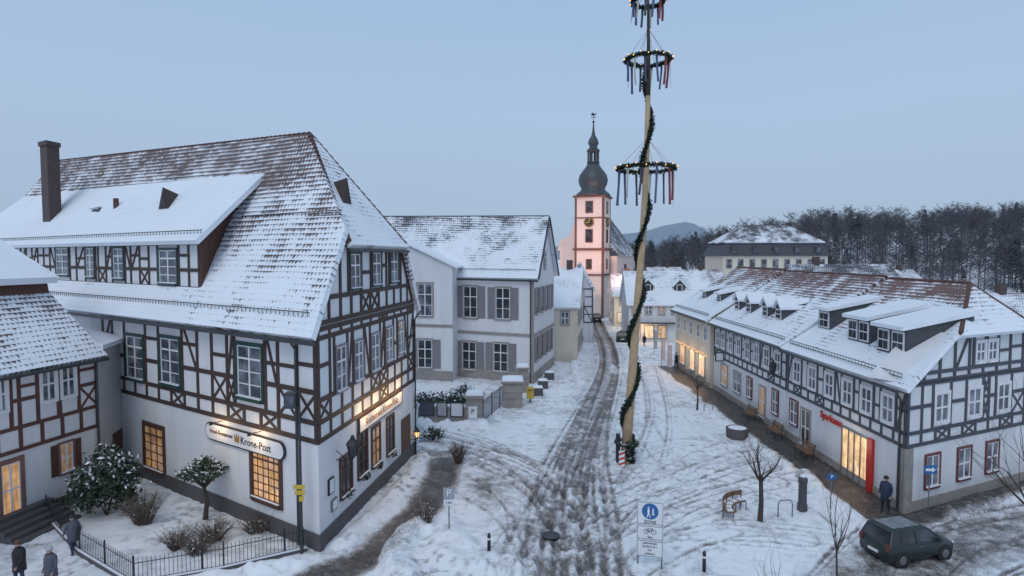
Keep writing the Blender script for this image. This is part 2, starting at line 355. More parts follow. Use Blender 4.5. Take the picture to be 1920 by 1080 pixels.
hgt+=.05*vnoise(x,y,1.2,1)+.06*vnoise(x,y,.35,2)+.022*vnoise(x,y,3.4,3)+.010*vnoise(x,y,7.1,4)
n5=vnoise(x,y,2.2,8); n6=vnoise(x,y,.6,9); n7=vnoise(x,y,6.5,10); n8=vnoise(x,y,.22,12)
MP=smooth_path(main); md,ms=pdist(MP)
road=md<3.0
dark=np.maximum(dark,(1-sst(.2,3.0+1.6*n6,md))*(.24+.22*n5))
def ruts(Pp,str_,half=.75,wd=.13,mx=.62):
    global dark,hgt
    d,s_=pdist(Pp); r=np.exp(-((d-half)/wd)**2)
    k=r*str_*(.55+.7*n5*(.5+1.0*n7))*(.7+.5*n6); k=np.minimum(k,mx); dark=np.maximum(dark,k)+.10*np.minimum(dark,k); hgt-=.04*r
    e=np.exp(-((d-half-wd-.12)/.09)**2); hgt+=.025*e; dark-=.10*e*(dark>.15)*str_
random.seed(3)
for i in range(19):
    o=random.uniform(-1,1)*62 if i>3 else random.uniform(-1,1)*16
    Pp=smooth_path([(px+o*max(.10,((py-600)/430)**1.3 if py>600 else .1)*(1+.45*math.sin(py*.012+i*2)),py) for px,py in main]); ruts(Pp,random.uniform(.42,.74),wd=random.uniform(.07,.15))
side=[(1060,1010),(1038,940),(990,885),(925,850),(855,828),(785,812),(700,795)]
for i in range(9):
    o=random.uniform(-22,22); ruts(smooth_path([(px+o*.7,py+o*(.3+i*.08)) for px,py in side]),random.uniform(.35,.65),wd=random.uniform(.06,.11))
TR=[([(1085,1090),(1110,1010),(1190,960),(1300,915),(1420,880),(1560,850)],.6),([(1120,1100),(1150,1030),(1230,985),(1330,950)],.45),([(1075,900),(1150,880),(1260,880),(1400,905),(1560,960),(1700,1090)],.42),
    ([(940,1100),(975,1040),(985,980),(960,930),(900,890),(800,850)],.6),([(1020,1100),(1010,1020),(985,960),(930,905),(860,868)],.6),([(1215,690),(1230,760),(1225,830),(1180,920),(1120,990)],.4),([(1190,700),(1195,770),(1240,850),(1300,900)],.3),
    ([(1560,1090),(1640,1010),(1780,960),(1960,925)],.7),([(1700,1120),(1760,1040),(1850,1000),(1980,980)],.9),([(1800,1120),(1840,1060),(1980,1020)],.9),
    ([(1100,1020),(1170,940),(1270,900),(1380,860),(1480,850)],.5),([(1120,1060),(1200,990),(1330,930),(1450,905)],.45),([(1140,1110),(1210,1050),(1330,1000),(1500,1010)],.4),([(1110,930),(1200,850),(1300,830),(1420,850)],.35),
    ([(1180,1110),(1230,1040),(1380,990),(1560,1010)],.3),([(1130,900),(1190,800),(1200,740),(1175,690)],.45),([(1030,1110),(1000,1030),(950,960),(880,920),(830,890)],.45),([(1160,960),(1290,870),(1400,830),(1470,870)],.3),
    ([(880,1110),(930,1060),(980,1000),(1030,930),(1060,860)],.45),([(960,1110),(1010,1040),(1050,960),(1090,880),(1130,780)],.5),([(1160,1110),(1130,1040),(1110,960),(1100,880)],.5),([(1090,960),(1040,900),(960,862),(880,850),(800,835)],.5)]
for Pp,st in TR:
    ruts(smooth_path(Pp),st,wd=.10); ruts(smooth_path([(a+8,b+9) for a,b in Pp]),st*.7,wd=.07)
rd,_=pdist(smooth_path([(1600,1130),(1700,1060),(1850,1010),(1990,985)])); dark=np.maximum(dark,(1-sst(.8,2.6,rd))*(.3+.4*n5)); road|=rd<2.6
jd,_=pdist(smooth_path([(1060,1000),(1000,950),(930,900)])); dark=np.maximum(dark,(1-sst(.6,3.4,jd))*(.18+.30*n5*n6*2))
dirt=vnoise(x,y,.45,41)*vnoise(x,y,1.9,42); dark=np.maximum(dark,np.clip(dirt*.9-.2,0,.20))
pav=np.zeros(x.shape,bool)
walk=[(835,868),(822,915),(785,965),(735,1015),(690,1050),(600,1085)]
pd_,_=pdist(smooth_path(walk)); dark=np.maximum(dark,(1-sst(.5,1.1+.5*n6,pd_))*(.66+.22*n5)); pav|=pd_<1.0
wd2,_=pdist(smooth_path([(800,852),(870,850)])); dark=np.maximum(dark,(1-sst(.3,.9,wd2))*.5)
def heap(px,r,h):
    global hgt,dark
    d,_=pdist(smooth_path(px)); k=(1-sst(r*.2,r,d)); hgt+=k*h*(.35+1.0*vnoise(x,y,1.7,21)*(.6+.8*n7)); dark=np.where(k>.3,dark*.4,dark)
heap([(770,1000),(740,1050),(760,1090)],.9,.45); heap([(820,990),(870,1050),(960,1070)],1.3,.34); heap([(790,800),(850,805),(905,800)],.7,.5); heap([(790,860),(745,930),(640,1025)],.7,.25)
heap([(1510,895),(1550,940),(1630,995)],.7,.35); heap([(1780,970),(1850,950),(1960,925)],.6,.4); heap([(1262,722),(1325,772),(1400,822),(1480,885)],.45,.22); heap([(1090,720),(1075,690),(1085,665)],.6,.3); heap([(1150,690),(1160,700),(1230,680)],.6,.3); heap([(560,1060),(470,1075),(330,1100)],.5,.3)
wrs=sst(15.7,16.3,x+.6*n6-.3)*(x<18.3)*(y>27)*(y<66); dark=np.maximum(dark,wrs*(.82+.14*n5)); pav|=(x>15.9)&(x<18.3)&(y>27)&(y<66)
F_R=Fac((18.25,28.0),(29.0,33.0)); sd=(x-18.25)*F_R.n.x+(y-28.0)*F_R.n.y; su=(x-18.25)*F_R.u.x+(y-28.0)*F_R.u.y
m2=(sd>-.2)&(sd<2.0)&(su>-2); dark=np.maximum(dark,np.where(m2,(1-sst(1.0,2.0,sd+.5*n6-.2))*(.72+.2*n5),0)); pav|=m2
tr=vnoise(x,y,4.5,31); tm_=sst(.60,.74,tr); dark=np.maximum(dark,tm_*(.06+.20*n8*n6*2)); hgt-=.03*tm_
dark=np.clip(dark,0,1); hgt-=.04*dark
nx=len(xs); ny=len(ys)
def gmat():
    m,nt,b=newmat('snowy_ground'); a=N(nt,'ShaderNodeAttribute'); a.attribute_name='dark'; n1=noise(nt,2.4,6,None,.65); n2=noise(nt,14,4,None,.65); n4=noise(nt,5.5,3,None,.5,.8)
    amp=mth(nt,'MULTIPLY',a.outputs['Fac'],mth(nt,'SUBTRACT',1.25,a.outputs['Fac']))
    d=mth(nt,'ADD',a.outputs['Fac'],mth(nt,'MULTIPLY',mth(nt,'MULTIPLY_ADD',n1,1.2,-.6),mth(nt,'MULTIPLY_ADD',amp,1.9,.18)))
    d=mth(nt,'ADD',d,mth(nt,'MULTIPLY',mth(nt,'MULTIPLY_ADD',n2,1.3,-.65),mth(nt,'MULTIPLY_ADD',amp,1.8,.14)))
    d=mth(nt,'ADD',d,mth(nt,'MULTIPLY',mth(nt,'MULTIPLY_ADD',n4,4,-2.4,clamp=True),.08),clamp=True)
    r=N(nt,'ShaderNodeValToRGB'); r.color_ramp.elements[0].color=(.85,.86,.88,1); r.color_ramp.elements[1].color=(.050,.045,.043,1); r.color_ramp.elements[1].position=.9
    for p_,c_ in ((.14,(.74,.76,.79,1)),(.34,(.43,.42,.42,1)),(.6,(.17,.155,.148,1))):
        k=r.color_ramp.elements.new(p_); k.color=c_
    nt.links.new(d,r.inputs[0]); nt.links.new(r.outputs[0],b.inputs['Base Color'])
    nt.links.new(mth(nt,'MULTIPLY_ADD',d,-.45,.75),b.inputs['Roughness'])
    vo=N(nt,'ShaderNodeTexVoronoi'); vo.inputs['Scale'].default_value=2.9; g=N(nt,'ShaderNodeNewGeometry'); nt.links.new(g.outputs['Position'],vo.inputs['Vector'])
    h=mth(nt,'ADD',mth(nt,'MULTIPLY',n1,.7),mth(nt,'ADD',mth(nt,'MULTIPLY',n2,.3),mth(nt,'MULTIPLY',mth(nt,'MINIMUM',vo.outputs['Distance'],.28),.9)))
    bump(nt,h,.55,.13,b); return m
GM=gmat()
ii=np.arange((ny-1)*(nx-1)); r_=ii//(nx-1); c_=ii%(nx-1); v0=r_*nx+c_
quads=np.stack([v0,v0+1,v0+nx+1,v0+nx],1)
def gsheet(name,mask):
    q=quads[mask]; used,inv=np.unique(q,return_inverse=True); q=inv.reshape(-1,4)
    me=bpy.data.meshes.new(name); me.vertices.add(len(used)); co=np.stack([x[used],y[used],hgt[used]],1); me.vertices.foreach_set('co',co.ravel())
    me.loops.add(q.size); me.loops.foreach_set('vertex_index',q.ravel().astype(np.int32)); me.polygons.add(len(q)); me.polygons.foreach_set('loop_start',np.arange(0,q.size,4,dtype=np.int32)); me.polygons.foreach_set('loop_total',np.full(len(q),4,np.int32)); me.polygons.foreach_set('use_smooth',[True]*len(q))
    me.update(calc_edges=True); at=me.attributes.new('dark','FLOAT','POINT'); at.data.foreach_set('value',dark[used].astype(np.float32)); me.materials.append(GM)
    o=obj(name,me,None); tag(o,kind='structure'); return o
pm=pav[v0]&~road[v0]; rm=road[v0]
gsheet('road',rm); gsheet('pavement',pm); gsheet('square',~(pm|rm))
def hz(X_,Y_):
    a=X_/np.maximum(Y_,1); base=np.interp(a,[-1.2,-.6,0,.15,.25,.36,.5,.9],[20,14,5,4,7,13,18,22]); return base*sst(115,240,Y_)+base*.5*sst(240,600,Y_)
gx=np.linspace(-1500,1800,160); gy=np.concatenate([np.array([-300,0]),np.linspace(60,420,60),np.linspace(450,2500,20)]); GX,GY=np.meshgrid(gx,gy); GZ=hz(GX,GY)-.35
m=MB(); m.v=list(zip(GX.ravel().tolist(),GY.ravel().tolist(),GZ.ravel().tolist())); n_=len(gx)
m.f=[[r*n_+c,r*n_+c+1,(r+1)*n_+c+1,(r+1)*n_+c] for r in range(len(gy)-1) for c in range(n_-1)]; m.m=[0]*len(m.f)
tag(obj('ground',m,SNOW,smooth=True,fix=False),kind='structure')
HAZE=flat('haze_tinted_hill',(.27,.32,.39),.95,.16,.02,0)  # distance haze painted into the hill colour as blue-grey, no volume
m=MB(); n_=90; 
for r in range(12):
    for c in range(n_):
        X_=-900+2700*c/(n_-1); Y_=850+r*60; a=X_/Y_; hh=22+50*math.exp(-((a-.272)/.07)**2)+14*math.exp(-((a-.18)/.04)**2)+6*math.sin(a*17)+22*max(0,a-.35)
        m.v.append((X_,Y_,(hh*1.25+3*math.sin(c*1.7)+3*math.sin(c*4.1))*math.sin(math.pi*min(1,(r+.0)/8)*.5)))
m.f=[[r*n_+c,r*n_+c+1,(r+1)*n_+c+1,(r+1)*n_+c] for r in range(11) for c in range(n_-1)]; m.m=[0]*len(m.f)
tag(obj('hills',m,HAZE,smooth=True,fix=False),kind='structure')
random.seed(7)
# ================================================================ HOTEL
C0=G(600,1037); R1=G(777,850); LL=G(262,895); sv=(R1-C0); SL=sv.length; sv.normalize(); tv=(LL-C0).normalized(); TL=46
def P(s,t,z): q=C0+sv*s+tv*t; return Vector((q.x,q.y,z))
hot=thing('half_timbered_hotel','large half-timbered hotel with brown beams and steep snowy roof, left of the street','building',tuple(C0))
zE=zat(C0.y,622); zG=zat(P(2.8,0,0).y,452)
ER=6.6
zR=18.5
m=MB(); m.prism([P(0,0,-.3),P(SL,0,-.3),P(SL,TL,-.3),P(0,TL,-.3)],(0,0,zE+.3)); m.prism([P(.01,.02,zE),P(2.75,.02,zG),P(10.2,.02,zG),P(SL-.01,.02,zE)],tv*3)
obj('wall',m,WALLW,hot)
FL=Fac(P(0,TL,0),C0); FR=Fac(C0,R1)
obj('plinth',MB().fbox(FL,TL-20,TL+.06,-.1,.75,-.05,.06),PLINTH,hot); obj('plinth',MB().fbox(FR,.07,SL,-.1,.75,-.05,.063),PLINTH,hot)
RT=tiles('hotel_roof_tiles',(.115,.060,.047),.93,.38,11.5,3.4,.8,1.2); RT2=tiles('hotel_dormer_roof',(.11,.07,.06),1.25,1.0,7,3.4,.6); RTh=tiles('hotel_hip_tiles',(.10,.058,.048),1.0,.72,8,3.4,.7); RTs=tiles('hotel_skirt_snow',(.11,.06,.05),1.5,1.0,1.7)
ridR=P(ER,5.0,zR); ridL=P(ER,38.5,19.9)
kz=(zR-zE+.2)/(ER+.7); rzs=lambda s:zE-.2+(s+.7)*kz
TD=8.9  # right end of the wide dormer
E0=P(-.7,-.35,zE-.2)
roof('roof',[P(-.7,TD,zE-.2),P(-.7,-.35,zE-.2),P(2.6,-.35,rzs(2.6)-.05),ridR,P(ER,TD,zR+.16)],RT,hot,.25)
roof('roof',[P(4.2,41.2,rzs(4.2)+.95),P(4.2,TD-.02,rzs(4.2)),P(ER,TD-.02,zR+.16),ridL],RT,hot,.25,p0=E0)
roof('roof',[P(-.7,46.4,zE-.2),P(-.7,TD-.02,zE-.2),P(.5,TD-.02,rzs(.5)),P(.5,45,rzs(.5))],RTs,hot,.25)
roof('roof',[P(2.55,-.5,zG-.25),P(10.5,-.5,zG-.25),ridR],RTh,hot,.25)
roof('roof',[P(SL+.5,-.35,zE-.3),P(SL+.5,46,zE-.3),ridL,ridR,P(10.4,-.35,zG-.1)],RT,hot,.2)
roof('roof',[P(-.7,46.4,zE-.3),P(SL+.5,46.4,zE-.3),ridL],RTh,hot,.2)
m=MB()
def knobs(a,b,r=.13,st=.42):
    d=(b-a); n=int(d.length/st)
    for i in range(n): p=a+d*(i/n); m.tube([p,a+d*((i+.95)/n)],[r*1.15,r*.8],6)
knobs(ridR+UP*.1,ridL+UP*.1,.12); knobs(P(2.6,-.4,zG),ridR+UP*.1); knobs(P(10.4,-.4,zG),ridR+UP*.1); obj('ridge_tile',m,TILEW,hot)
m=MB(); m.tube([P(-.75,44,zE-.36),P(-.75,-.4,zE-.36)],.09,6); obj('gutter',m,DARKM,hot); obj('gutter',MB().tube([P(2.5,-.55,zG-.4),P(10.6,-.55,zG-.4)],.08,6),DARKM,hot)
sD=.4
FD=Fac(P(sD,44.9,0),P(sD,TD,0)); zd0=rzs(sD)+.05; zd1=zat(P(sD,16,0).y,455); sM=4.55
m=MB(); m.prism([P(sD,TD,zd0-.6),P(sD,TD,zd1),P(sM,TD,rzs(sM)-.02),P(sM,TD,rzs(sM)-.8)],tv*36); obj('dormer_wall',m,WALLW,hot)
m=MB(); m.prism([P(sD-.04,TD-.1,zd0),P(sD-.04,TD-.1,zd1),P(sM,TD-.1,rzs(sM)+.1),P(3,TD-.1,rzs(3))],tv*.08); obj('dormer_cheek',m,TILEW,hot)
dA_=P(sD-.65,45,zd1-.1); dB_=P(sD-.65,TD-.6,zd1-.1); dC_=P(4.85,TD-1.5,rzs(4.85)+.15); dD_=P(4.85,40.6,rzs(4.85)+.9)
roof('dormer_roof',[dA_,dB_,dC_,dD_],RT2,hot,.24)
guard(dA_+sv*.35+UP*.3,dB_+sv*.35+UP*.3,hot,.3,.3)
W1=[]
for px,py,a,b in ((118,490,22,50),(170,492,14,54),(223,494,18,56),(316,500,32,62)): W1.append(winp(FD,px,py,a,b,hot,cas=GREEN,pane=GLASS,rows=4))
timber(FD,0,36,[zd0+.1,zd0+1.0,zd1-.1],W1,hot,TIMB,1.0,.5,seed=3)
guard(P(-.3,30,zE+.48),P(-.3,.2,zE+.48),hot,.3,.3); guard(P(2.9,7.8,rzs(2.9)+.2),P(2.9,.2,rzs(2.9)+.2),hot,.25,.3)
zb=FL.uz(590,828)[1]; zb2=zb+.75
W2=[]
for px,py,a,b in ((254,670,30,78),(320,677,34,84),(469,697,44,96)): W2.append(winp(FL,px,py,a,b,hot,cas=GREEN,cw=.17,rows=4))
timber(FL,TL-19,TL,[zb,zb2,zb+2.0,zE-.3],W2,hot,TIMB,1.25,.55,seed=11,bw=.2)
winp(FL,290,840,34,78,hot,cas=BROWN,pane=LITD,rows=5,cw=.2,cols=3,sm=BROWN); winp(FL,500,893,50,88,hot,cas=BROWN,pane=LIT,rows=6,cw=.2,cols=5,sm=BROWN)
W3=[]
for px,py,a,b in ((639,690,18,82),(672,676,15,74),(703,660,14,68),(729,645,12,62),(751,632,10,58)): W3.append(winp(FR,px,py,a,b,hot,cas=GREYP,cw=.09,rows=3))
timber(FR,0,SL,[zb,zb2,zb2+.9,zE-.3,zE+.05],W3,hot,TIMB,1.2,.5,seed=5,bw=.2)
W4=[]
for px,py,a,b in ((665,508,18,64),(705,504,15,60),(738,500,13,56)): W4.append(winp(FR,px,py,a,b,hot,cas=GREEN,cw=.09,rows=3))
lim=lambda z:(2.75*(z-zE)/(zG-zE),SL-(SL-10.2)*(z-zE)/(zG-zE))
timber(FR,0,SL,[zE+.3,zE+1.3,zG-.15],W4,hot,TIMB,1.2,.7,lim=lim,seed=6,bw=.2)
for px,py,a,b in ((648,890,20,70),(679,850,16,80),(704,835,14,70),(731,815,12,66)): winp(FR,px,py,a,b,hot,cas=BROWN,pane=GLASSD if px!=704 else LITD,rows=3,sm=BROWN)
m=MB()
for px in (648,679,704,731):
    u,z=FR.uz(px,925 if px==648 else (893 if px==679 else (872 if px==704 else 850))); m.leaves(FR.p(u,z,.25),(.2,.5,.18),90,.07,(0,1),.2)
obj('window_box_greens',m,[GARL,SNOW],hot,fix=False)
obj('door',MB().fbox(FR,*sorted((FR.uz(752,800)[0],FR.uz(768,800)[0])),.4,2.7,.0,.06),BROWN,hot)
downpipe(FL,TL-1.2,0,zE-.4,hot); downpipe(FR,SL-.1,0,zE-.4,hot)
def dp_(px,py):
    n=(dB_-dA_).cross(dC_-dA_); r=ray(px,py); return CAM+r*((dA_-CAM).dot(n)/r.dot(n))
def vent(q,par,sc=1.0):
    f=-sv; m=MB(); b=[q+tv*.6*sc+f*.3,q-tv*.6*sc+f*.3,q+sv*1.3*sc+UP*1.0*sc]; ap=q+f*.3+UP*1.35*sc
    m.add([b[0],b[1],b[2],ap],[(0,1,3),(1,2,3),(2,0,3),(2,1,0)]); o=obj('roof_vent',m,TIMB,par); obj('vent_louvre',MB().add([q+tv*.4*sc+f*.33+UP*.12,q-tv*.4*sc+f*.33+UP*.12,q+f*.33+UP*1.0*sc],[(0,1,2)]),IRON,o)
vent(dp_(313,392),hot,.9); q=dp_(97,415)
m=MB(); m.prism([q+tv*.7-sv*.4-UP*1.0,q-tv*.5-sv*.4-UP*1.0,q-tv*.5+sv*.6-UP*1.0,q+tv*.7+sv*.6-UP*1.0],(0,0,zat(q.y,268)-q.z+1.0)); chm=obj('chimney',m,BRICK,hot)
zt=zat(q.y,268); m=MB(); m.prism([q+tv*.8-sv*.5+UP*(zt-q.z-.25),q-tv*.6-sv*.5+UP*(zt-q.z-.25),q-tv*.6+sv*.7+UP*(zt-q.z-.25),q+tv*.8+sv*.7+UP*(zt-q.z-.25)],(0,0,.3)); obj('chimney_cap',m,BRICK,chm)
a,b,c,d=[dp_(*k)+UP*.12 for k in ((152,404),(186,404),(207,372),(175,372))]
m=MB(); m.prism([a,b,c,d],(0,0,.14)); sk=obj('skylight',m,IRON,hot); ctr=(a+b+c+d)/4; m=MB(); m.prism([ctr+(k-ctr)*.78+UP*.13 for k in (a,b,c,d)],(0,0,.03)); obj('pane',m,GLASS,sk)
q=dp_(218,394); obj('flue_pipe',MB().tube([q-UP*.3,q+UP*.75],.16,8),TILEW,hot)
q=P(5.2,1.9,zG+1.9); m=MB(); g=-tv; m.add([q+sv*.5+g*.7,q-sv*.5+g*.7,q+tv*.9+UP*1.0,q+g*.7+UP*1.25],[(0,1,3),(1,2,3),(2,0,3),(2,1,0)]); obj('roof_vent',m,TIMB,hot)
# signs and lanterns on the hotel
sg=thing('hotel_name_board','long white hotel name board with rounded black border on the garden side wall','sign',tuple(FL.p(FL.uz(463,825)[0],FL.uz(463,825)[1],.1)))
u0,z0=FL.uz(391,812); u1,z1=FL.uz(536,838); Lb=u1-u0
zc=(z0+z1)/2; bh=.70
def rounded(F,uc,zc,w,h,n0,n1,mi,mb,r=.25):
    pts=[]
    for cx_,cz_,a0 in ((w/2-r,h/2-r,0),(-w/2+r,h/2-r,90),(-w/2+r,-h/2+r,180),(w/2-r,-h/2+r,270)):
        for k in range(5): a=math.radians(a0+k*22.5); pts.append(F.p(uc+cx_+r*math.cos(a),zc+cz_+r*math.sin(a),n0))
    mb.prism(pts,F.n*(n1-n0),mi)
m=MB(); rounded(FL,(u0+u1)/2,zc,Lb+.13,bh+.13,.05,.12,0,m,.4); obj('border',m,BLACK,sg)
m=MB(); rounded(FL,(u0+u1)/2,zc,Lb,bh,.12,.14,0,m,.34); obj('board',m,SIGNW,sg)
textmesh('Hotel-Restaurant',.27,FM(FL,u0+Lb*.22,zc+.04,.15),BROWN,sg); textmesh('Krone-Post',.48,FM(FL,u0+Lb*.67,zc-.02,.15),BLACK,sg)
obj('crown_emblem',MB().prism([FL.p(u0+Lb*.435+a_,zc+b_,.145) for a_,b_ in ((-.16,-.15),(.16,-.15),(.2,.2),(.09,.02),(0,.24),(-.09,.02),(-.2,.2))],FL.n*.02),GOLD,sg)
for k in (.22,.72): 
    q=FL.p(u0+Lb*k,zc+.62,.62); obj('sign_lamp',MB().tube([FL.p(u0+Lb*k,zc+.6,.05),q],.02,4).lathe(q-UP*.08,[(.09,0),(.04,.12)],8),IRON,sg); lamp(q-UP*.15,30)
sg=thing('street_side_hotel_sign','narrow gold lettered hotel sign glowing on the street side of the half-timbered hotel','sign',tuple(FR.p(FR.uz(710,770)[0],FR.uz(710,770)[1],.1)))
ua,za=FR.uz(670,797); ub,zb_=FR.uz(750,745); uc=(ua+ub)/2; zc=(za+zb_)/2
obj('board',MB().fbox(FR,ua,ub,zc-.32,zc+.32,.05,.12),WHITE,sg); m=MB()
for a_ in ((ua-.05,ua,zc-.37,zc+.37),(ub,ub+.05,zc-.37,zc+.37),(ua,ub,zc+.32,zc+.37),(ua,ub,zc-.37,zc-.32)): m.fbox(FR,*a_,.05,.14)
obj('border',m,BROWN,sg); textmesh('Restaurant Krone-Post',.5,FM(FR,uc,zc,.13),GOLD,sg)
for k in (.08,.36,.64,.92): lamp(FR.p(ua+(ub-ua)*k,zc+.5,.55),30)
def lantern(F,px,py,label,lit=False,out_=.75,s=1.0):
    u,z=F.uz(px,py); q=F.p(u,z,out_); t=thing('wall_lantern',label,'lantern',tuple(q))
    obj('bracket',MB().tube([F.p(u,z-.55*s,.0),F.p(u,z-.6*s,out_*.5),q-UP*.35*s],.025,5).tube([F.p(u,z-.15*s,0),F.p(u,z-.5*s,out_*.6)],.018,4),IRON,t)
    m=MB(); m.lathe(q-UP*.35*s,[(.05*s,-.12*s),(.14*s,0),(.13*s,.02)],6); m.lathe(q+UP*.14*s,[(.3*s,0),(.16*s,.2*s),(.1*s,.24*s),(.11*s,.3*s),(.03*s,.42*s)],6)
    for k in range(6): a=k*math.pi/3; m.tube([q+Vector((.14*math.cos(a)*s,.14*math.sin(a)*s,-.35*s)),q+Vector((.26*math.cos(a)*s,.26*math.sin(a)*s,.14*s))],.018,4)
    obj('lantern_frame',m,IRON,t)
    obj('lantern_glass',MB().lathe(q-UP*.33*s,[(.125*s,0),(.235*s,.45*s)],6),BULBL if lit else GLASSD,t); return t
lantern(FR,630,838,'black iron wall lantern on a bracket near the front corner of the hotel'); lantern(FR,771,812,'glowing wall lantern at the far end of the hotel street side',True,.35,.7)
for i,(px,py,a,b) in enumerate(((619,915,10,30),(625,950,10,22))):
    ua,za=FR.uz(px-a/2,py); ub=FR.uz(px+a/2,py)[0]; hz_=abs(FR.uz(px,py-b/2)[1]-FR.uz(px,py+b/2)[1])/2
    t=thing('menu_case',('black framed menu case','small white notice case below the menu case')[i]+' on the hotel corner','notice',tuple(FR.p(ua,za,.05))); obj('case_frame',MB().fbox(FR,ua,ub,za-hz_,za+hz_,.01,.08),BLACK if i==0 else METAL,t); obj('notice_sheet',MB().fbox(FR,ua+.06,ub-.06,za-hz_+.06,za+hz_-.06,.08,.09),SIGNW,t)
# ================================================================ LEFT HOUSE
b_=G(190,922); a_=G(0,1005); dA=(b_-a_).normalized(); a2=b_-dA*12; FA=Fac(a2,b_); inn=-FA.n
hA=thing('left_corner_house','white house with red-brown timbers and two-tier snowy roof at the left edge','building',tuple(b_))
zA=zat(b_.y,652)
m=MB(); m.prism([a2,b_,b_+inn*8,a2+inn*8],(0,0,zA)); m.prism([b_+UP*zA,b_+inn*3+UP*(zA+2.9),b_+inn*8+UP*(zA+5),b_+inn*8+UP*zA],(a2-b_)); obj('wall',m,WALLW,hA)
RA=tiles('left_house_tiles',(.14,.08,.08),.80,.66,4,3.2,.45); RA2=tiles('left_upper_snow',(.14,.08,.07),1.3,1.2,5)
ov=dA*.1
roof('roof',[a2+FA.n*.5+UP*(zA-.45),b_+FA.n*.5+ov+UP*(zA-.45),b_+inn*3+ov+UP*(zA+2.75),a2+inn*3+UP*(zA+2.75)],RA,hA,.2)
obj('tile_band',MB().hexa([a2+inn*2.75+UP*(zA+2.5),b_+inn*2.75+ov*.5+UP*(zA+2.5),b_+inn*3.6+UP*(zA+2.5),a2+inn*3.6+UP*(zA+2.5),a2+inn*2.95+UP*(zA+3.5),b_+inn*2.95+ov*.5+UP*(zA+3.5),b_+inn*3.6+UP*(zA+3.5),a2+inn*3.6+UP*(zA+3.5)]),TILEW,hA)
roof('roof',[a2+inn*2.5+UP*(zA+3.35),b_+inn*2.5+ov*3+UP*(zA+3.35),b_+inn*8+ov*3+UP*(zA+6.3),a2+inn*8+UP*(zA+6.3)],RA2,hA,.35)
obj('gutter',MB().tube([a2+FA.n*.6+UP*(zA-.55),b_+FA.n*.6+ov+UP*(zA-.55)],.09,6),DARKM,hA)
w_=[winp(FA,90,720,26,62,hA,cas=WHITE,rows=2),winp(FA,127,712,24,60,hA,cas=WHITE,rows=2),winp(FA,0,740,20,64,hA,cas=WHITE,rows=2)]
zl=FA.uz(175,800)[1]; timber(FA,2,FA.L,[zl,zl+1.0,zl+2.2,zA-.35],w_,hA,TIMR,1.0,.3,seed=8,bw=.17)
winp(FA,124,857,24,54,hA,cas=STONER,pane=LITD,shut=BROWN,rows=2,cw=.1)
winp(FA,20,918,36,100,hA,cas=STONER,pane=LIT,rows=2,cols=2,cw=.2); obj('plinth',MB().fbox(FA,FA.uz(45,950)[0],FA.L,-.1,.6,-.02,.06),PLINTH,hA)
downpipe(FA,FA.L-.15,0,zA-.4,hA)
hp=FL.p(FL.uz(234,900)[0],0,0); FX=Fac(b_,hp); an=thing('connecting_wall','narrow grey connecting building with a dark door between the left house and the hotel','building',tuple((b_+hp)/2))
m=MB(); m.prism([b_,hp,hp+inn*4,b_+inn*4],(0,0,zA-.1)); obj('wall',m,WALLG,an); m=MB(); m.prism([b_+FX.n*.3+UP*(zA-.1),hp+FX.n*.3+UP*(zA-.1),hp+inn*4+UP*(zA+.7),b_+inn*4+UP*(zA+.7)],(0,0,.22)); obj('roof',m,SNOW,an)
ud,_=FX.uz(219,850); obj('door',MB().fbox(FX,ud-.5,ud+.7,.2,2.5,0,.06),BROWN,an)
st=thing('entrance_steps','dark stone entrance steps up to the lit door of the left house','steps',tuple(G(60,1020)))
for i in range(5):
    u=FA.uz(18,918)[0]; m=MB(); m.fbox(FA,u-1.2,u+1.7,0,.17*(5-i),.05+.36*i,.05+.36*(i+1)); obj('step',m,PLINTH,st)
for k in range(3): 
    q=FA.p(FA.uz(72,950)[0]+k*.42,.85,.5+k*.05); t=thing('flower_pot',['red-brown flower pot nearest the lit door','middle flower pot beside the entrance steps','outer flower pot beside the entrance steps'][k],'flower pot',tuple(q-UP*.85))
    obj('pot',MB().lathe(q-UP*.85,[(.13,0),(.2,.35),(.22,.36)],10),TILEW,t); obj('plant',MB().leaves(q-UP*.3,(.25,.25,.25),60,.09),LEAF,t,fix=False)
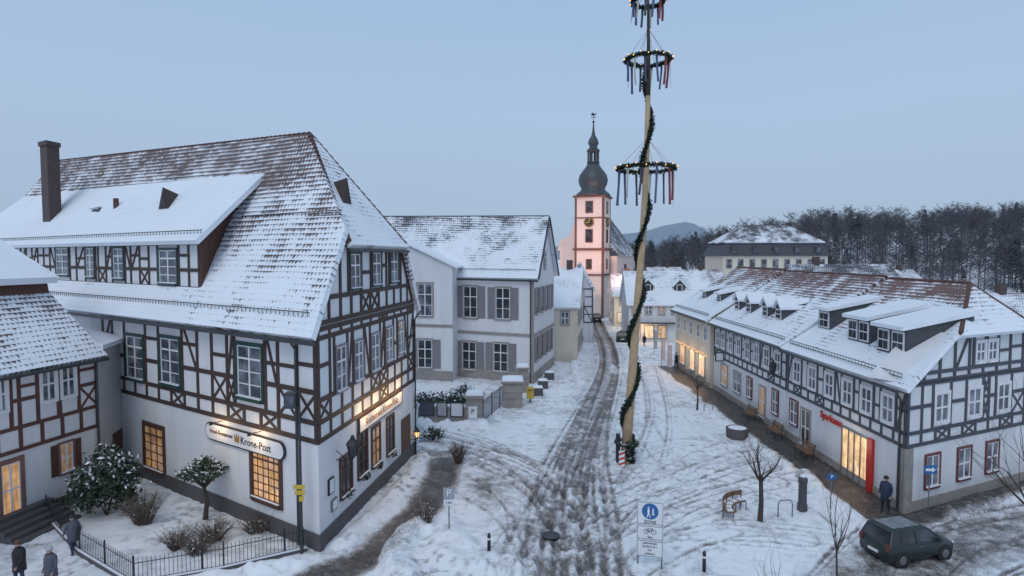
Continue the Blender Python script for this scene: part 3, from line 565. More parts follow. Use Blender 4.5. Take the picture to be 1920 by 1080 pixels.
# ================================================================ GARDEN
def bush(px,py,rad,hh,label,n=900,mats=(LEAF,SNOW),size=.11,name='evergreen_bush',cat='bush'):
    q=G(px,py); t=thing(name,label,cat,tuple(q)); m=MB()
    for k in range(5): a=k*1.26; m.tube([q,q+Vector((math.cos(a)*rad*.4,math.sin(a)*rad*.4,hh*.6))],[.04,.015],4)
    obj('trunk',m,BARK,t); m=MB(); 
    for k in range(6): a=k*1.05; m.leaves(q+Vector((math.cos(a)*rad*.45,math.sin(a)*rad*.45,hh*(.4+.12*(k%3)))),(rad*.62,rad*.62,hh*.42),n//6,size,(0,1),.3)
    obj('crown',m,list(mats),t,fix=False); return t
bush(200,968,1.65,3.3,'large dark evergreen bush left of the garden, against the small house',3200,size=.12)
DRY=flat('dry_twigs',(.12,.09,.07),.9)
def twigbush(px,py,rad,hh,label,n=120):
    q=G(px,py); m=MB()
    for k in range(n):
        a=random.uniform(0,6.28); r=rad*random.uniform(.2,1); p=q+Vector((math.cos(a)*r*.25,math.sin(a)*r*.25,0)); p2=q+Vector((math.cos(a)*r,math.sin(a)*r,hh*random.uniform(.5,1))); md_=(p+p2)/2+Vector((0,0,hh*.15))
        m.tube([p,md_,p2],[.012,.008,.003],3)
        for j in range(2): e=md_.lerp(p2,random.random()); m.tube([e,e+Vector((random.gauss(0,.12),random.gauss(0,.12),random.uniform(.02,.25)))],[.006,.002],3)
    t=thing('bare_shrub',label,'shrub',tuple(q)); obj('twigs',m,DRY,t,fix=False); obj('snow_tufts',MB().leaves(q+UP*hh*.5,(rad*.7,rad*.7,hh*.35),60,.045),SNOW,t,fix=False); return t
twigbush(270,985,1.1,1.5,'brown bare shrub between the evergreen bush and the small tree',220)
twigbush(330,1030,.9,.9,'low bare shrub by the front fence, leftmost of the low row',150); twigbush(400,1015,1.1,.9,'low bare shrub in the middle of the garden front',180); twigbush(480,1000,1.0,.8,'low bare shrub near the lamp post in the garden',150); twigbush(370,1040,1.0,.8,'low bare shrub just inside the iron fence',150)
q=G(385,975); t=thing('umbrella_shaped_tree','small round-crowned evergreen tree in the hotel garden','tree',tuple(q)); m=MB(); m.tube([q,q+Vector((.1,0,.9)),q+Vector((-.05,0,1.7))],[.12,.09,.07],6)
for k in range(8): a=k*.8; m.tube([q+UP*1.5,q+Vector((math.cos(a)*.5,math.sin(a)*.5,2.0)),q+Vector((math.cos(a)*1.0,math.sin(a)*1.0,2.2))],[.05,.035,.015],4)
obj('trunk',m,BARK,t); m=MB()
for k in range(9): a=k*.7; rr=.75 if k else 0; m.leaves(q+Vector((math.cos(a)*rr,math.sin(a)*rr,2.45-.25*rr)),(.5,.5,.28),230,.065,(0,1),.3)
m.leaves(q+UP*2.7,(.6,.6,.3),300,.07,(0,1),.2); obj('crown',m,[LEAF,SNOW],t,fix=False)
def fence(pxs,label,h=1.0,step=.14,kerb=True,pts=None):
    Pn=pts or [G(*p) for p in pxs]; t=thing('iron_fence',label,'fence',tuple(Pn[0]))
    for a,b in zip(Pn[:-1],Pn[1:]):
        d=b-a; L=d.length; d.normalize(); m=MB()
        for hh in (.25,h-.15): m.tube([a+UP*hh,b+UP*hh],.018,4)
        for i in range(int(L/step)+1): c=a+d*(i*step); m.tube([c+UP*.15,c+UP*(h-.02),c+UP*(h+.05)],[.011,.011,.003],4)
        obj('railing',m,IRON,t)
        if kerb: F=Fac(a,b); obj('kerb_stone',MB().fbox(F,0,L,0,.2,-.1,.1),PLINTH,t); obj('kerb_snow',MB().fbox(F,0,L,.2,.25,-.09,.09),SNOW,t)
        for i in range(int(L/2.2)+1): c=a+d*(i*2.2); obj('fence_post',MB().tube([c,c+UP*(h+.12)],.03,6),IRON,t)
    return t
fence([(88,975),(150,1040),(252,1102),(420,1072),(575,1035)],'black iron picket fence around the snowy hotel garden',1.05)
def person(px,py,label,hgt_,rot,coat,legs,hat,pose=0,z=0):
    q=G(px,py,z); t=thing('person',label,'person',tuple(q),rot,local=True)
    V=[];E=[];R=[]
    def v(x,y,z,r,p=None):
        V.append((x,y,z));R.append(r)
        if p is not None: E.append((p,len(V)-1))
        return len(V)-1
    pv=v(0,0,.95,.15); sp1=v(0,0,1.15,.145,pv); chs=v(0,.0,1.36,.16,sp1); nk=v(0,.01,1.5,.06,chs); hb=v(0,.03,1.58,.075,nk); hd=v(0,.035,1.68,.095,hb); v(0,.02,1.75,.05,hd); v(0,.135,1.645,.012,hd)
    for s in (-1,1):
        v(s*.105,.03,1.65,.014,hd)
        sw=.18*s*pose
        sh=v(s*.19,0,1.43,.075,chs); el=v(s*.27,-.02-sw*.6,1.15,.055,sh); wr=v(s*.26,.10-sw,.92,.035,el); pa=v(s*.255,.14-sw,.85,.036,wr)
        for k,(dy,L) in enumerate(((-.03,.07),(-.01,.085),(.01,.08),(.028,.065))):
            f1=v(s*.255+dy*.1,.15-sw+dy,.85-L*.6,.010,pa); v(s*.245,.165-sw+dy,.85-L,.008,f1)
        v(s*.235,.20-sw,.82,.011,pa)
        hp_=v(s*.1,0,.88,.11,pv); kn=v(s*.11,.03+sw*.9,.5,.075,hp_); an_=v(s*.11,.0+sw*1.5,.09,.05,kn); v(s*.13,.15+sw*1.5,.045,.042,an_)
    me=bpy.data.meshes.new('body'); me.from_pydata(V,E,[]); o=bpy.data.objects.new('tmp',me); COL.objects.link(o); md=o.modifiers.new('s','SKIN'); 
    for i,r in enumerate(R): sv_=me.skin_vertices[0].data[i]; sv_.radius=(r,r*.85 if i<3 else r); sv_.use_root=(i==0)
    o.modifiers.new('u','SUBSURF').levels=1; bpy.context.view_layer.update()
    nm=bpy.data.meshes.new_from_object(o.evaluated_get(bpy.context.evaluated_depsgraph_get())); bpy.data.objects.remove(o); nm.name='body'; nm.materials.clear()
    for mm in (legs,coat,SKIN): nm.materials.append(mm)
    for p in nm.polygons:
        c=p.center; p.material_index=2 if c.z>1.52 or (abs(c.x)>.2 and c.z<.9 and c.z>.7) else (1 if c.z>.78 else 0); p.use_smooth=True
    obj('body',nm,None,t)
    obj('coat',MB().lathe((0,0,.62),[(.2,0),(.225,.02),(.2,.35),(.215,.6),(.21,.75),(.14,.86),(.09,.9)],14),coat,t,smooth=True)
    obj('cap',MB().lathe((0,.02,1.69),[(.112,-.02),(.115,.03),(.09,.09),(.03,.12)],12),hat,t,smooth=True)
    t.scale=(hgt_/1.8,)*3
    return t
SKIN=flat('skin',(.42,.26,.2),.6,.1,3,0); CB=flat('black_cloth',(.025,.025,.03)); CG=flat('grey_cloth',(.09,.095,.12)); CW=flat('pale_cloth',(.42,.42,.45)); CN=flat('navy_cloth',(.03,.04,.08)); CR=flat('brown_cloth',(.12,.06,.04))
person(38,1100,'person in a dark coat at the foot of the entrance steps, farthest left',1.75,2.6,CB,CN,CR,.4)
person(97,1112,'person in a dark grey jacket and pale hat standing at the bottom left',1.72,2.9,CG,CB,CW,.2)
person(138,1040,'person in a grey coat walking beside the garden fence corner',1.65,1.0,CG,CN,CB,.8)
person(1660,962,'person in dark winter clothes at the corner of the right half-timbered house',1.78,2.2,CN,CB,CB,.3,z=.02)
# ================================================================ WHITE HALL
A=Vector((-5.8,60.5,0)); B=Vector((2.0,57,0)); Cc=Vector((4.6,67,0)); Dd=Vector((-12,70,0))
hC=thing('white_shuttered_hall','large plain white building with grey shutters and snowy roof behind the hotel','building',tuple(B))
zc1=zat(57,521); zrid=zat(62.5,408)
FC=Fac(A,B); FC2=Fac(B,Cc); m=MB(); m.prism([(-12,63,0),A,B,Cc,Dd],(0,0,zc1)); m.prism([B+UP*zc1,Cc+UP*zc1,Vector((3.35,62.2,zrid-.25))],(-3,1.4,0)); obj('wall',m,WALLW,hC)
RC=tiles('hall_roof_tiles',(.07,.075,.085),1.15,.50,8.5,3.2,1.2)
rR=Vector((3.75,62.3,zrid)); rL=Vector((-14.8,69.3,zrid+.4))
roof('roof',[(-13,63.6,zc1-.1),(2.4,56.6,zc1-.15),rR,rL],RC,hC,.25)
roof('roof',[(5.1,67.4,zc1-.1),(-12,75,zc1-.1),rL,rR],RC,hC,.25)
obj('ridge_tile',MB().tube([rR+UP*.12,rL+UP*.12],.12,5),SLATE,hC)
obj('verge_board',MB().tube([(2.45,56.6,zc1-.1),rR+Vector((.05,0,.05))],.10,4),SLATE,hC); obj('verge_board',MB().tube([(5.15,67.4,zc1-.1),rR+Vector((.05,0,.05))],.10,4),SLATE,hC)
m=MB(); m.tube([(-8,61.0,zc1-.2),(2.4,56.5,zc1-.28)],.09,6); obj('gutter',m,DARKM,hC); guard((-5.2,60.6,zc1+.5),(2.2,57.3,zc1+.45),hC,.3,.3)
zf=FC.uz(925,625)[1]; obj('stone_band',MB().fbox(FC,0,FC.L,zf-.15,zf+.12,-.01,.07),STONE,hC); obj('stone_band',MB().fbox(FC2,.08,FC2.L,zf-.15,zf+.12,-.01,.073),STONE,hC); obj('plinth',MB().fbox(FC,0,FC.L,0,1.0,-.01,.06),STONE,hC); obj('plinth',MB().fbox(FC2,.07,FC2.L,0,1,-.01,.063),STONE,hC)
obj('corner_stones',MB().fbox(FC,FC.L-.35,FC.L+.05,1,zc1-.3,-.01,.05),STONE,hC)
for px,py,a,b in ((882,566,25,58),(943,569,26,58),(880,667,25,52),(939,670,26,52)): winp(FC,px,py,a,b,hC,cas=STONE,pane=GLASSD,shut=GREYP,rows=3,cw=.15)
for k in range(4):
    for zz,h in ((7.7,2.4),(3.1,2.2)): win(FC2,1.5+k*2.35,zz,1.0,h,hC,cas=STONE,pane=GLASSD,shut=GREYP,rows=3,sash=False)
win(FC2,FC2.L*.5,zc1+1.6,.9,1.6,hC,cas=STONE,pane=GLASSD)
downpipe(FC,.1,0,zc1-.2,hC); downpipe(FC,FC.L-.25,0,zc1-.2,hC)
wA=DP(755,700,59.2); wB=DP(849,700,58.0); wA.z=wB.z=0; FW=Fac(wA,wB); zw0=zat(59.2,456); zw1=zat(58,500)
m=MB(); m.prism([wA,wB,wB+UP*zw1,wA+UP*zw0],(0.8,6,0)); obj('wing_wall',m,WALLW,hC)
roof('wing_roof',[wB+Vector((.5,-.4,zw1-.1)),wB+Vector((1.2,7,zw1-.1)),wA+Vector((.5,7,zw0+.3)),wA+Vector((-.2,-.4,zw0+.3))],tiles('wing_snow',(.1,.08,.08),1.3,1.2,5),hC,.2)
winp(FW,797,562,27,60,hC,cas=STONE,pane=GLASS,rows=3,cw=.15); winp(FW,797,663,26,52,hC,cas=STONE,pane=GLASSD,shut=GREYP,rows=3,cw=.15)
zf=FW.uz(800,610)[1]; obj('stone_band',MB().fbox(FW,0,FW.L,zf-.15,zf+.12,-.01,.06),STONE,hC); obj('plinth',MB().fbox(FW,0,FW.L,0,1,-.01,.06),STONE,hC)
# ================================================================ generic house
def house(name,label,cx,cy,w,dp,hw,hr,rot,wall,rmat,front=(),right=(),left=(),tim=None,gable=False,ov=.35,seed=1,chim=None,pane=GLASS):
    t=thing(name,label,'building',(cx,cy,0)); R=Matrix.Rotation(rot,3,'Z')
    def L(x_,y_,z_): q=R@Vector((x_,y_,0)); return Vector((cx+q.x,cy+q.y,z_))
    a,b,c,d=L(-w/2,-dp/2,0),L(w/2,-dp/2,0),L(w/2,dp/2,0),L(-w/2,dp/2,0)
    m=MB(); m.prism([p-UP*1 for p in (a,b,c,d)],(0,0,hw+1))
    if not gable:
        for s in (-1,1): m.prism([L(s*w/2,-dp/2,hw),L(s*w/2,dp/2,hw),L(s*w/2,0,hw+hr)],L(-s*.3,0,0)-L(0,0,0))
    else:
        for s in (-1,1): m.prism([L(-w/2,s*dp/2,hw),L(w/2,s*dp/2,hw),L(0,s*dp/2,hw+hr)],L(0,-s*.3,0)-L(0,0,0))
    obj('wall',m,wall,t)
    k=ov*hr/((dp if not gable else w)/2)
    if not gable:
        roof('roof',[L(-w/2-ov,-dp/2-ov,hw-k),L(w/2+ov,-dp/2-ov,hw-k),L(w/2+ov,0,hw+hr+.05),L(-w/2-ov,0,hw+hr+.05)],rmat,t)
        roof('roof',[L(w/2+ov,dp/2+ov,hw-k),L(-w/2-ov,dp/2+ov,hw-k),L(-w/2-ov,0,hw+hr+.05),L(w/2+ov,0,hw+hr+.05)],rmat,t)
    else:
        for s in (-1,1): roof('roof',[L(s*(w/2+ov),-dp/2-ov,hw-k),L(s*(w/2+ov),dp/2+ov,hw-k),L(0,dp/2+ov,hw+hr+.05),L(0,-dp/2-ov,hw+hr+.05)],rmat,t)
    FF=Fac(a,b); FRt=Fac(b,c); FLf=Fac(d,a)
    for F,ws in ((FF,front),(FRt,right),(FLf,left)):
        wl=[]
        for (fu,z,ww,hh,*r) in ws: wl.append(win(F,fu*F.L,z,ww,hh,t,pane=r[0] if r else pane,cas=WHITE if tim else STONE,rows=2,sn=False))
        if tim: timber(F,0,F.L,[2.9,hw*.5+1.3,hw-.1],wl,t,tim,1.3,.4,seed=seed)
    if chim is not None: q=L(chim,0,hw+hr); obj('chimney',MB().box(q.x-.35,q.x+.35,q.y-.35,q.y+.35,q.z-.8,q.z+1.1),BRICK,t)
    return t,FF,FRt
SN1=tiles('old_town_roof_a',(.13,.06,.05),.85,.62,6); SN2=tiles('old_town_roof_b',(.10,.075,.07),.98,.78,6); SN3=tiles('old_town_roof_c',(.06,.06,.07),.55,.35,6)
d_w=lambda fr,z,w=.9,h=1.4,*r:(fr,z,w,h,*r)
house('cream_gabled_house','cream house with snowy roof next to the white shuttered hall',6.0,74.5,4.6,11,6.4,4.0,-.17,WALLC,SN2,front=[d_w(.3,5),d_w(.7,5)],right=[d_w(f_,z_) for f_ in (.15,.38,.62,.85) for z_ in (1.9,4.9)],chim=1)
house('dark_timbered_street_house','narrow half-timbered house before the church on the left of the street',9.8,89,3.8,10,7.6,3.4,-.12,WALLP,SN1,front=[d_w(.5,5.6),d_w(.5,3)],right=[d_w(f_,z_) for f_ in (.2,.5,.8) for z_ in (2,5.6)],tim=TIMG,gable=True)
house('far_street_house','small house with steep snowy roof below the church tower',11.9,103,3.0,8,5.6,2.4,-.1,WALLP,SN1,front=[d_w(.5,4.4)],right=[d_w(.3,4.2),d_w(.7,4.2,.9,1.3,LITD)],tim=TIMG,gable=True)
t,F1,_=house('white_dormered_shop_house','white house with snowy roof, small dormers and lit shop front at the street end',21.4,88.5,10.0,8,5.5,4.2,-.05,WALLW,SN2,front=[d_w(.09,4.6,.8,1.2,LITD),d_w(.27,4.6,.8,1.2),d_w(.45,4.6,.8,1.2,LITD),d_w(.63,4.6,.8,1.2),d_w(.81,4.6,.8,1.2),d_w(.10,1.5,1.1,1.7,LITS),d_w(.28,1.5,1.1,1.7,LITS),d_w(.46,1.5,1.1,1.7,LIT)])
for fr in (.28,.72):
    q=F1.p(F1.L*fr,0,-1.4); Fd=Fac(q-F1.u*.7,q+F1.u*.7); m=MB(); m.prism([Fd.p(0,6.6),Fd.p(1.4,6.6),Fd.p(1.4,7.9),Fd.p(.7,8.6),Fd.p(0,7.9)],-F1.n*2.5); dmm=obj('dormer',m,SLATE,t)
    for s in (-1,1): m=MB(); m.prism([Fd.p(.7+s*.95,7.65,.2),Fd.p(.7,8.65,.2),Fd.p(.7,8.85,.2),Fd.p(.7+s*.95,7.85,.2)],-F1.n*2.8); obj('dormer_roof',m,SNOW,dmm)
    obj('window_frame',MB().fbox(Fd,.3,1.1,6.8,8.0,0,.03),WHITE,dmm); obj('dormer_pane',MB().fbox(Fd,.4,1.0,6.9,7.9,0.03,.06),GLASSD,dmm)
m=MB(); m.fbox(F1,.2,6.3,2.7,2.82,0,.9); obj('awning',m,DARKM,t)
house('yellow_lit_street_house','pale house with warm lamps on the right side near the church',20.3,108,5.4,9,5.4,3.4,-.06,WALLC,SN1,front=[d_w(.25,4.4,.9,1.2,LITD),d_w(.7,4.4,.9,1.2),d_w(.2,1.6,1.0,1.6,LITS),d_w(.6,1.6,1.4,1.6,LITS)],left=[d_w(.3,4.4),d_w(.7,4.4,.9,1.2,LITD),d_w(.5,1.6,1.4,1.6,LITS)],chim=0)
house('small_house_by_church','small snowy-roofed house right of the church behind the pale lit house',23.5,128,6,9,5.8,3.4,-.1,WALLP,SN2,front=[d_w(.3,4.4),d_w(.7,4.4)],gable=True,chim=0)
house('steep_roof_back_house','house with white snowy roof behind the white dormered shop house',33,114,11,8,5.8,3.6,.05,WALLW,SN1,front=[d_w(.2,4.5),d_w(.5,4.5)],chim=2)
house('brown_roof_back_house','back house with brown streaked roof behind the right-hand row',42.5,80,13,9,7.6,3.2,.05,WALLC,SN3,chim=-3)
house('right_edge_back_house','small back house with patchy red roof at the right edge',50,64,9,9,5.4,2.6,-.15,WALLP,SN1,front=[d_w(.3,4.4),d_w(.7,4.4)],chim=1)
for i,(X_,Y_,lb) in enumerate(((27,138,'distant house with white roof left of the mansard building'),(37,150,'distant house with white roof under the wooded slope'),(-2,120,'distant roof behind the white shuttered hall'),(75,120,'distant snowy house at the foot of the wooded slope'))):
    house('distant_house',lb,X_,Y_,8,8,5+i%2,3.2,.1*i,WALLP,SN1,front=[d_w(.3,4.0),d_w(.7,4.0)],chim=1)
mx0,mx1=DP(1356,490,128).x,DP(1552,490,128).x; zb0=zat(128,480); zb1=zat(128,455); zb3=zat(131,422)
t=thing('mansard_building','long grey mansard-roofed building on the rise before the wooded hill','building',((mx0+mx1)/2,128,0))
m=MB(); m.box(mx0,mx1,128,140,-1,zb0); obj('wall',m,WALLC,t)
def frus(x0,x1,y0,y1,z0,X0,X1,Y0,Y1,z1): return [(x0,y0,z0),(x1,y0,z0),(x1,y1,z0),(x0,y1,z0),(X0,Y0,z1),(X1,Y0,z1),(X1,Y1,z1),(X0,Y1,z1)]
obj('lower_roof',MB().hexa(frus(mx0-.4,mx1+.4,127.6,140.4,zb0,mx0+.8,mx1-.8,128.8,139.2,zb1)),SLATE,t)
pts=frus(mx0+.4,mx1-.4,128.4,139.6,zb1,mx0+6,mx1-6,133.6,134.4,zb3); MT=tiles('mansard_top_tiles',(.08,.075,.085),.72,.25,6,2,1.5)
for f_ in ((0,1,5,4),(1,2,6,5),(3,0,4,7)): roof('roof',[pts[k] for k in f_],MT,t,.25)
Fm=Fac((mx0,128),(mx1,128))
for k in range(9): win(Fm,Fm.L*(k+.5)/9,zb0-1.6,1.0,1.7,t,cas=STONE,sash=False,sn=False)
for k in range(5): q=Fm.p(Fm.L*(k+.5)/5,0,-.2); dd=obj('dormer',MB().box(q.x-.55,q.x+.55,127.7,129.5,zb0+.5,zb0+1.9),SLATE,t); obj('dormer_pane',MB().box(q.x-.35,q.x+.35,127.66,127.7,zb0+.7,zb0+1.7),GLASS,dd)
# ================================================================ CHURCH
cx,cy=DP(1111,500,120).x,120.0
ch=thing('church','church with floodlit pinkish tower, slate onion dome and lantern','church',(cx,cy,0))
zz=lambda py:zat(120,py); th=-.38; hw_=2.8; Rm=Matrix.Rotation(th,3,'Z')
def CL(x_,y_,z_): q=Rm@Vector((x_,y_,0)); return Vector((cx+q.x,cy+q.y,z_))
CW_=plaster('church_plaster',(.70,.60,.55),.25); CRd=flat('church_red_stone',(.15,.07,.06),.8)
def cbox(mb,x0,x1,y0,y1,z0,z1,mi=0): mb.hexa([CL(x0,y0,z0),CL(x1,y0,z0),CL(x1,y1,z0),CL(x0,y1,z0),CL(x0,y0,z1),CL(x1,y0,z1),CL(x1,y1,z1),CL(x0,y1,z1)],mi)
m=MB(); cbox(m,-hw_,hw_,-hw_,hw_,0,zz(372)); tw=obj('tower',m,CW_,ch)
for py,o,t_ in ((372,.35,.4),(411,.12,.22),(470,.35,.45),(516,.2,.3)): m=MB(); cbox(m,-hw_-o,hw_+o,-hw_-o,hw_+o,zz(py),zz(py)+t_); obj('cornice',m,CRd,ch)
for sx in (-1,1):
    for sy in (-1,1): 
        x0=sx*hw_; y0=sy*hw_; m=MB(); cbox(m,min(x0-sx*.36,x0+sx*.05),max(x0-sx*.36,x0+sx*.05),min(y0-sy*.36,y0+sy*.05),max(y0-sy*.36,y0+sy*.05),0,zz(373)); obj('quoins',m,CRd,ch)
FT=Fac(CL(-hw_,-hw_,0),CL(hw_,-hw_,0)); FT2=Fac(CL(hw_,-hw_,0),CL(hw_,hw_,0))
for F in (FT,FT2):
    for py,w_,h_ in ((390,1.1,1.9),(443,1.1,2.2),(495,.8,1.6)): win(F,hw_,zz(py),w_,h_,ch,cas=CRd,pane=GLASSD,cw=.2,sash=False,sn=False)
    q=F.p(hw_,zz(418),.1); m=MB(); pts=[q+F.u*math.cos(a)*.95+UP*math.sin(a)*.95 for a in [k*math.pi/12 for k in range(24)]]; m.prism(pts,F.n*.12); ck=obj('clock_face',m,BLACK,ch)
    m=MB(); m.fbeam(F,(hw_,zz(418)),(hw_+.1,zz(418)+.65),.14,.23,.27); m.fbeam(F,(hw_,zz(418)),(hw_-.48,zz(418)-.1),.16,.23,.27)
    for k in range(12): a=k*math.pi/6; m.fbeam(F,(hw_+.70*math.cos(a),zz(418)+.70*math.sin(a)),(hw_+.9*math.cos(a),zz(418)+.9*math.sin(a)),.12,.23,.26)
    obj('clock_hands',m,YEL,ck)
z0=zz(371)+.3; dk=.93; m=MB(); m.lathe((cx,cy,0),[(3.75*dk,z0),(3.5*dk,z0+.4),(2.7*dk,z0+1.0),(2.5*dk,z0+1.5),(2.95*dk,z0+2.2),(3.15*dk,z0+3.0),(2.9*dk,z0+4.0),(2.2*dk,z0+4.9),(1.5*dk,z0+5.7),(1.2*dk,z0+6.4)],12,rot=th); obj('onion_dome',m,COPPER,ch,smooth=True)
z1=z0+6.4; m=MB(); m.lathe((cx,cy,0),[(1.25,z1),(1.25,z1+.2)],8)
for k in range(8): a=k*math.pi/4+th; m.tube([(cx+1.0*math.cos(a),cy+1.0*math.sin(a),z1+.2),(cx+1.0*math.cos(a),cy+1.0*math.sin(a),z1+2.2)],.17,5)
m.lathe((cx,cy,0),[(1.15,z1+2.1),(1.3,z1+2.4)],8); obj('lantern_stage',m,SLATE,ch)
z2=z1+2.4; obj('spire',MB().lathe((cx,cy,0),[(1.35,z2),(.8,z2+.5),(.75,z2+.8),(1.05,z2+1.4),(.9,z2+2.0),(.4,z2+2.9),(.25,z2+3.6),(.1,z2+5.2)],8),COPPER,ch)
z3=z2+5.2; obj('weathervane',MB().lathe((cx,cy,z3),[(.05,0),(.25,.2),(.25,.35),(.05,.55)],8).tube([(cx,cy,z3),(cx,cy,z3+2.0)],.05,4).box(cx-.5,cx+.5,cy-.04,cy+.04,z3+1.1,z3+1.2).prism([(cx-.5,cy,z3+1.5),(cx+.3,cy,z3+1.5),(cx+.6,cy,z3+2.0),(cx+.1,cy,z3+1.8),(cx-.3,cy,z3+2.1)],(0,.06,0)),IRON,ch)
nz0=zz(470); m=MB(); cbox(m,-7,-hw_,1,22,0,zz(470)); cbox(m,-hw_,4.2,hw_,22,0,zz(480)); m.prism([CL(-7.5,1,nz0),CL(-hw_+.1,1,nz0),CL(-hw_+.1,1,zz(418)),CL(-4.2,1,zz(418)),CL(-5.0,1,zz(440)),CL(-7,1,zz(452))],CL(0,1,0)-CL(0,0,0)); obj('nave_wall',m,CW_,ch)
roof('nave_roof',[CL(-7.6,2,nz0-.3),CL(-7.6,23,nz0-.3),CL(-1.5,23,zz(402)),CL(-1.5,2.6,zz(402))],tiles('nave_tiles',(.07,.07,.08),.5,.3,8),ch,.25); roof('nave_roof',[CL(4.6,3,zz(480)),CL(4.6,23,zz(480)),CL(-1.5,23,zz(402)),CL(-1.5,3,zz(402))],tiles('nave_tiles_side',(.07,.07,.08),.5,.3,8),ch,.25)
for a_,b_2 in (((cx+5,cy-24,9),(cx,cy,17)),((cx-8,cy-24,12),(cx,cy,14)),((cx+5,cy-16,1),(cx+1,cy,6))): lamp(a_,9000,(1,.56,.42),.5,'SPOT',b_2,80)
# ================================================================ RIGHT ROW
XW=18.25; zEr=6.15; zRr=10.4; XR=24.6; XB=31.0
sr=(zRr-zEr)/(XR-XW); rz=lambda X_:zEr+(X_-XW)*sr
RR1=tiles('corner_house_tiles',(.17,.066,.05),1.12,.36,7.5,3.2,1.0,1.4); RR2=tiles('row_house_tiles',(.15,.063,.05),1.12,.36,7.5,3.2,1.05,1.2); 
def rowhouse(name,label,y0,y1,dz=0,wall=WALLW,rm=RR1,tm=TIMG,x0=XW,wins=(),gwins=(),hip=False,seed=1):
    t=thing(name,label,'building',(x0,(y0+y1)/2,0)); F=Fac((x0,y1),(x0,y0)); ze=zEr+dz; zr=zRr+dz
    m=MB()
    if hip:
        E=F_R.p(13,0); m.prism([(x0,y0,-.3),E-UP*.3,(XB,y1,-.3),(x0,y1,-.3)],(0,0,ze+.25)); m.prism([F_R.p(0.02,ze-.06,-.02),F_R.p(13,ze-.06,-.02),F_R.p(9.4,8.25,-.02),F_R.p(3.4,8.25,-.02)],-F_R.n*2)
    else:
        m.prism([(x0,y0,-.3),(XB,y0,-.3),(XB,y1,-.3),(x0,y1,-.3)],(0,0,ze+.25)); 
        for yy,s in ((y0,1),(y1,-1)): m.prism([(x0,yy,ze),(XB,yy,ze),(XR,yy,zr-.1)],(0,s*.3,0))
    obj('wall',m,wall,t)
    if hip:
        r0=Vector((XR+.2,y0+5.2,zr)); ZH=8.3
        roof('roof',[(x0-.5,y1,ze-.3),F_R.p(-.55,ze-.3,.35),F_R.p(3.2,ZH-.05,.35),r0,(XR+.2,y1,zr)],rm,t,.22)
        roof('roof',[F_R.p(3.0,ZH-.15,.5),F_R.p(9.7,ZH-.15,.5),r0],tiles('corner_hip_tiles',(.16,.066,.05),.85,.65,3),t,.22)
        roof('roof',[F_R.p(13.4,ze-.3,.35),(XB+.5,y1,ze-.3),(XR+.2,y1,zr),r0,F_R.p(9.6,ZH,.35)],rm,t,.22)
        obj('ridge_tile',MB().tube([r0+UP*.1,(XR+.2,y1,zr+.1)],.13,6).tube([r0+UP*.1,F_R.p(3.2,ZH+.05,.4)],.11,6).tube([r0+UP*.1,F_R.p(9.6,ZH+.05,.4)],.11,6),TILEW,t)
    else:
        roof('roof',[(x0-.5,y1,ze-.33),(x0-.5,y0,ze-.33),(XR,y0,zr),(XR,y1,zr)],rm,t,.22); roof('roof',[(XB+.5,y0,ze-.33),(XB+.5,y1,ze-.33),(XR,y1,zr),(XR,y0,zr)],rm,t,.22)
        obj('ridge_tile',MB().tube([(XR,y0,zr+.1),(XR,y1,zr+.1)],.13,6),TILEW,t)
    obj('gutter',MB().tube([(x0-.58,y0-.2,ze-.38),(x0-.58,y1,ze-.38)],.08,6),DARKM,t); guard((x0-.1,y0+.3,ze+.15),(x0-.1,y1-.3,ze+.15),t,.22,.3)
    wl=[win(F,y1-yy,ze-1.55+.0,.85,1.25,t,cas=WHITE,pane=GLASS,rows=2) for yy in wins]
    if tm: timber(F,0,F.L,[3.15,3.75,ze-.45],wl,t,tm,.95,.3,seed=seed,bw=.16)
    for g in gwins: win(F,y1-g[0],g[1],g[2],g[3],t,cas=g[4],pane=g[5],rows=2,cw=.1)
    m=MB(); m.fbox(F,0,F.L,-.1,.45,-.02,.05); obj('plinth',m,STONE,t)
    return t,F
h1,FH=rowhouse('corner_half_timbered_house','white and grey half-timbered corner house with snowy red roof, nearest on the right',28.0,40.2,wins=(29.4,31.2,33.0,34.9,36.9,38.9),gwins=((39.2,1.9,1.0,1.5,REDP,GLASS),(37.6,1.35,1.1,2.2,STONE,GLASSD)),hip=True,seed=4)
uu0,uu1=40.2-33.4,40.2-30.9
m=MB(); m.fbox(FH,uu0,uu0+.08,.1,2.7,.0,.08); m.fbox(FH,uu1-.08,uu1,.1,2.7,0,.08); m.fbox(FH,uu0+.08,uu1-.08,2.6,2.7,0,.08); m.fbox(FH,(uu0+uu1)/2-.04,(uu0+uu1)/2+.04,.1,2.6,0,.08); m.fbox(FH,uu0+.65,uu0+.72,.1,2.6,0,.07); m.fbox(FH,uu1-.72,uu1-.65,.1,2.6,0,.07); sf=obj('shop_front',m,METAL,h1); obj('pane',MB().fbox(FH,uu0+.08,uu1-.08,.1,2.6,-.01,.02),LITS,sf)
obj('red_panel',MB().fbox(FH,uu1+.05,uu1+.5,.05,2.75,0,.15),RED,h1); lamp(FH.p((uu0+uu1)/2,2.0,.9),26,(1,.72,.45),.4)
us_,zs0=FH.uz(1560,786); sgt=thing('red_shop_lettering','red script shop lettering left of the lit entrance of the corner house','sign',tuple(FH.p(us_,zs0,.1))); textmesh('Sparkasse',.60,FM(FH,us_,2.72,.08),RED,sgt,ext=.03)
W5=[]
for px,py in ((1765,770),(1826,765),(1880,760)): 
    u,z=F_R.uz(px,py); W5.append(win(F_R,u,4.75,1.0,1.35,h1,cas=WHITE,rows=2)) 
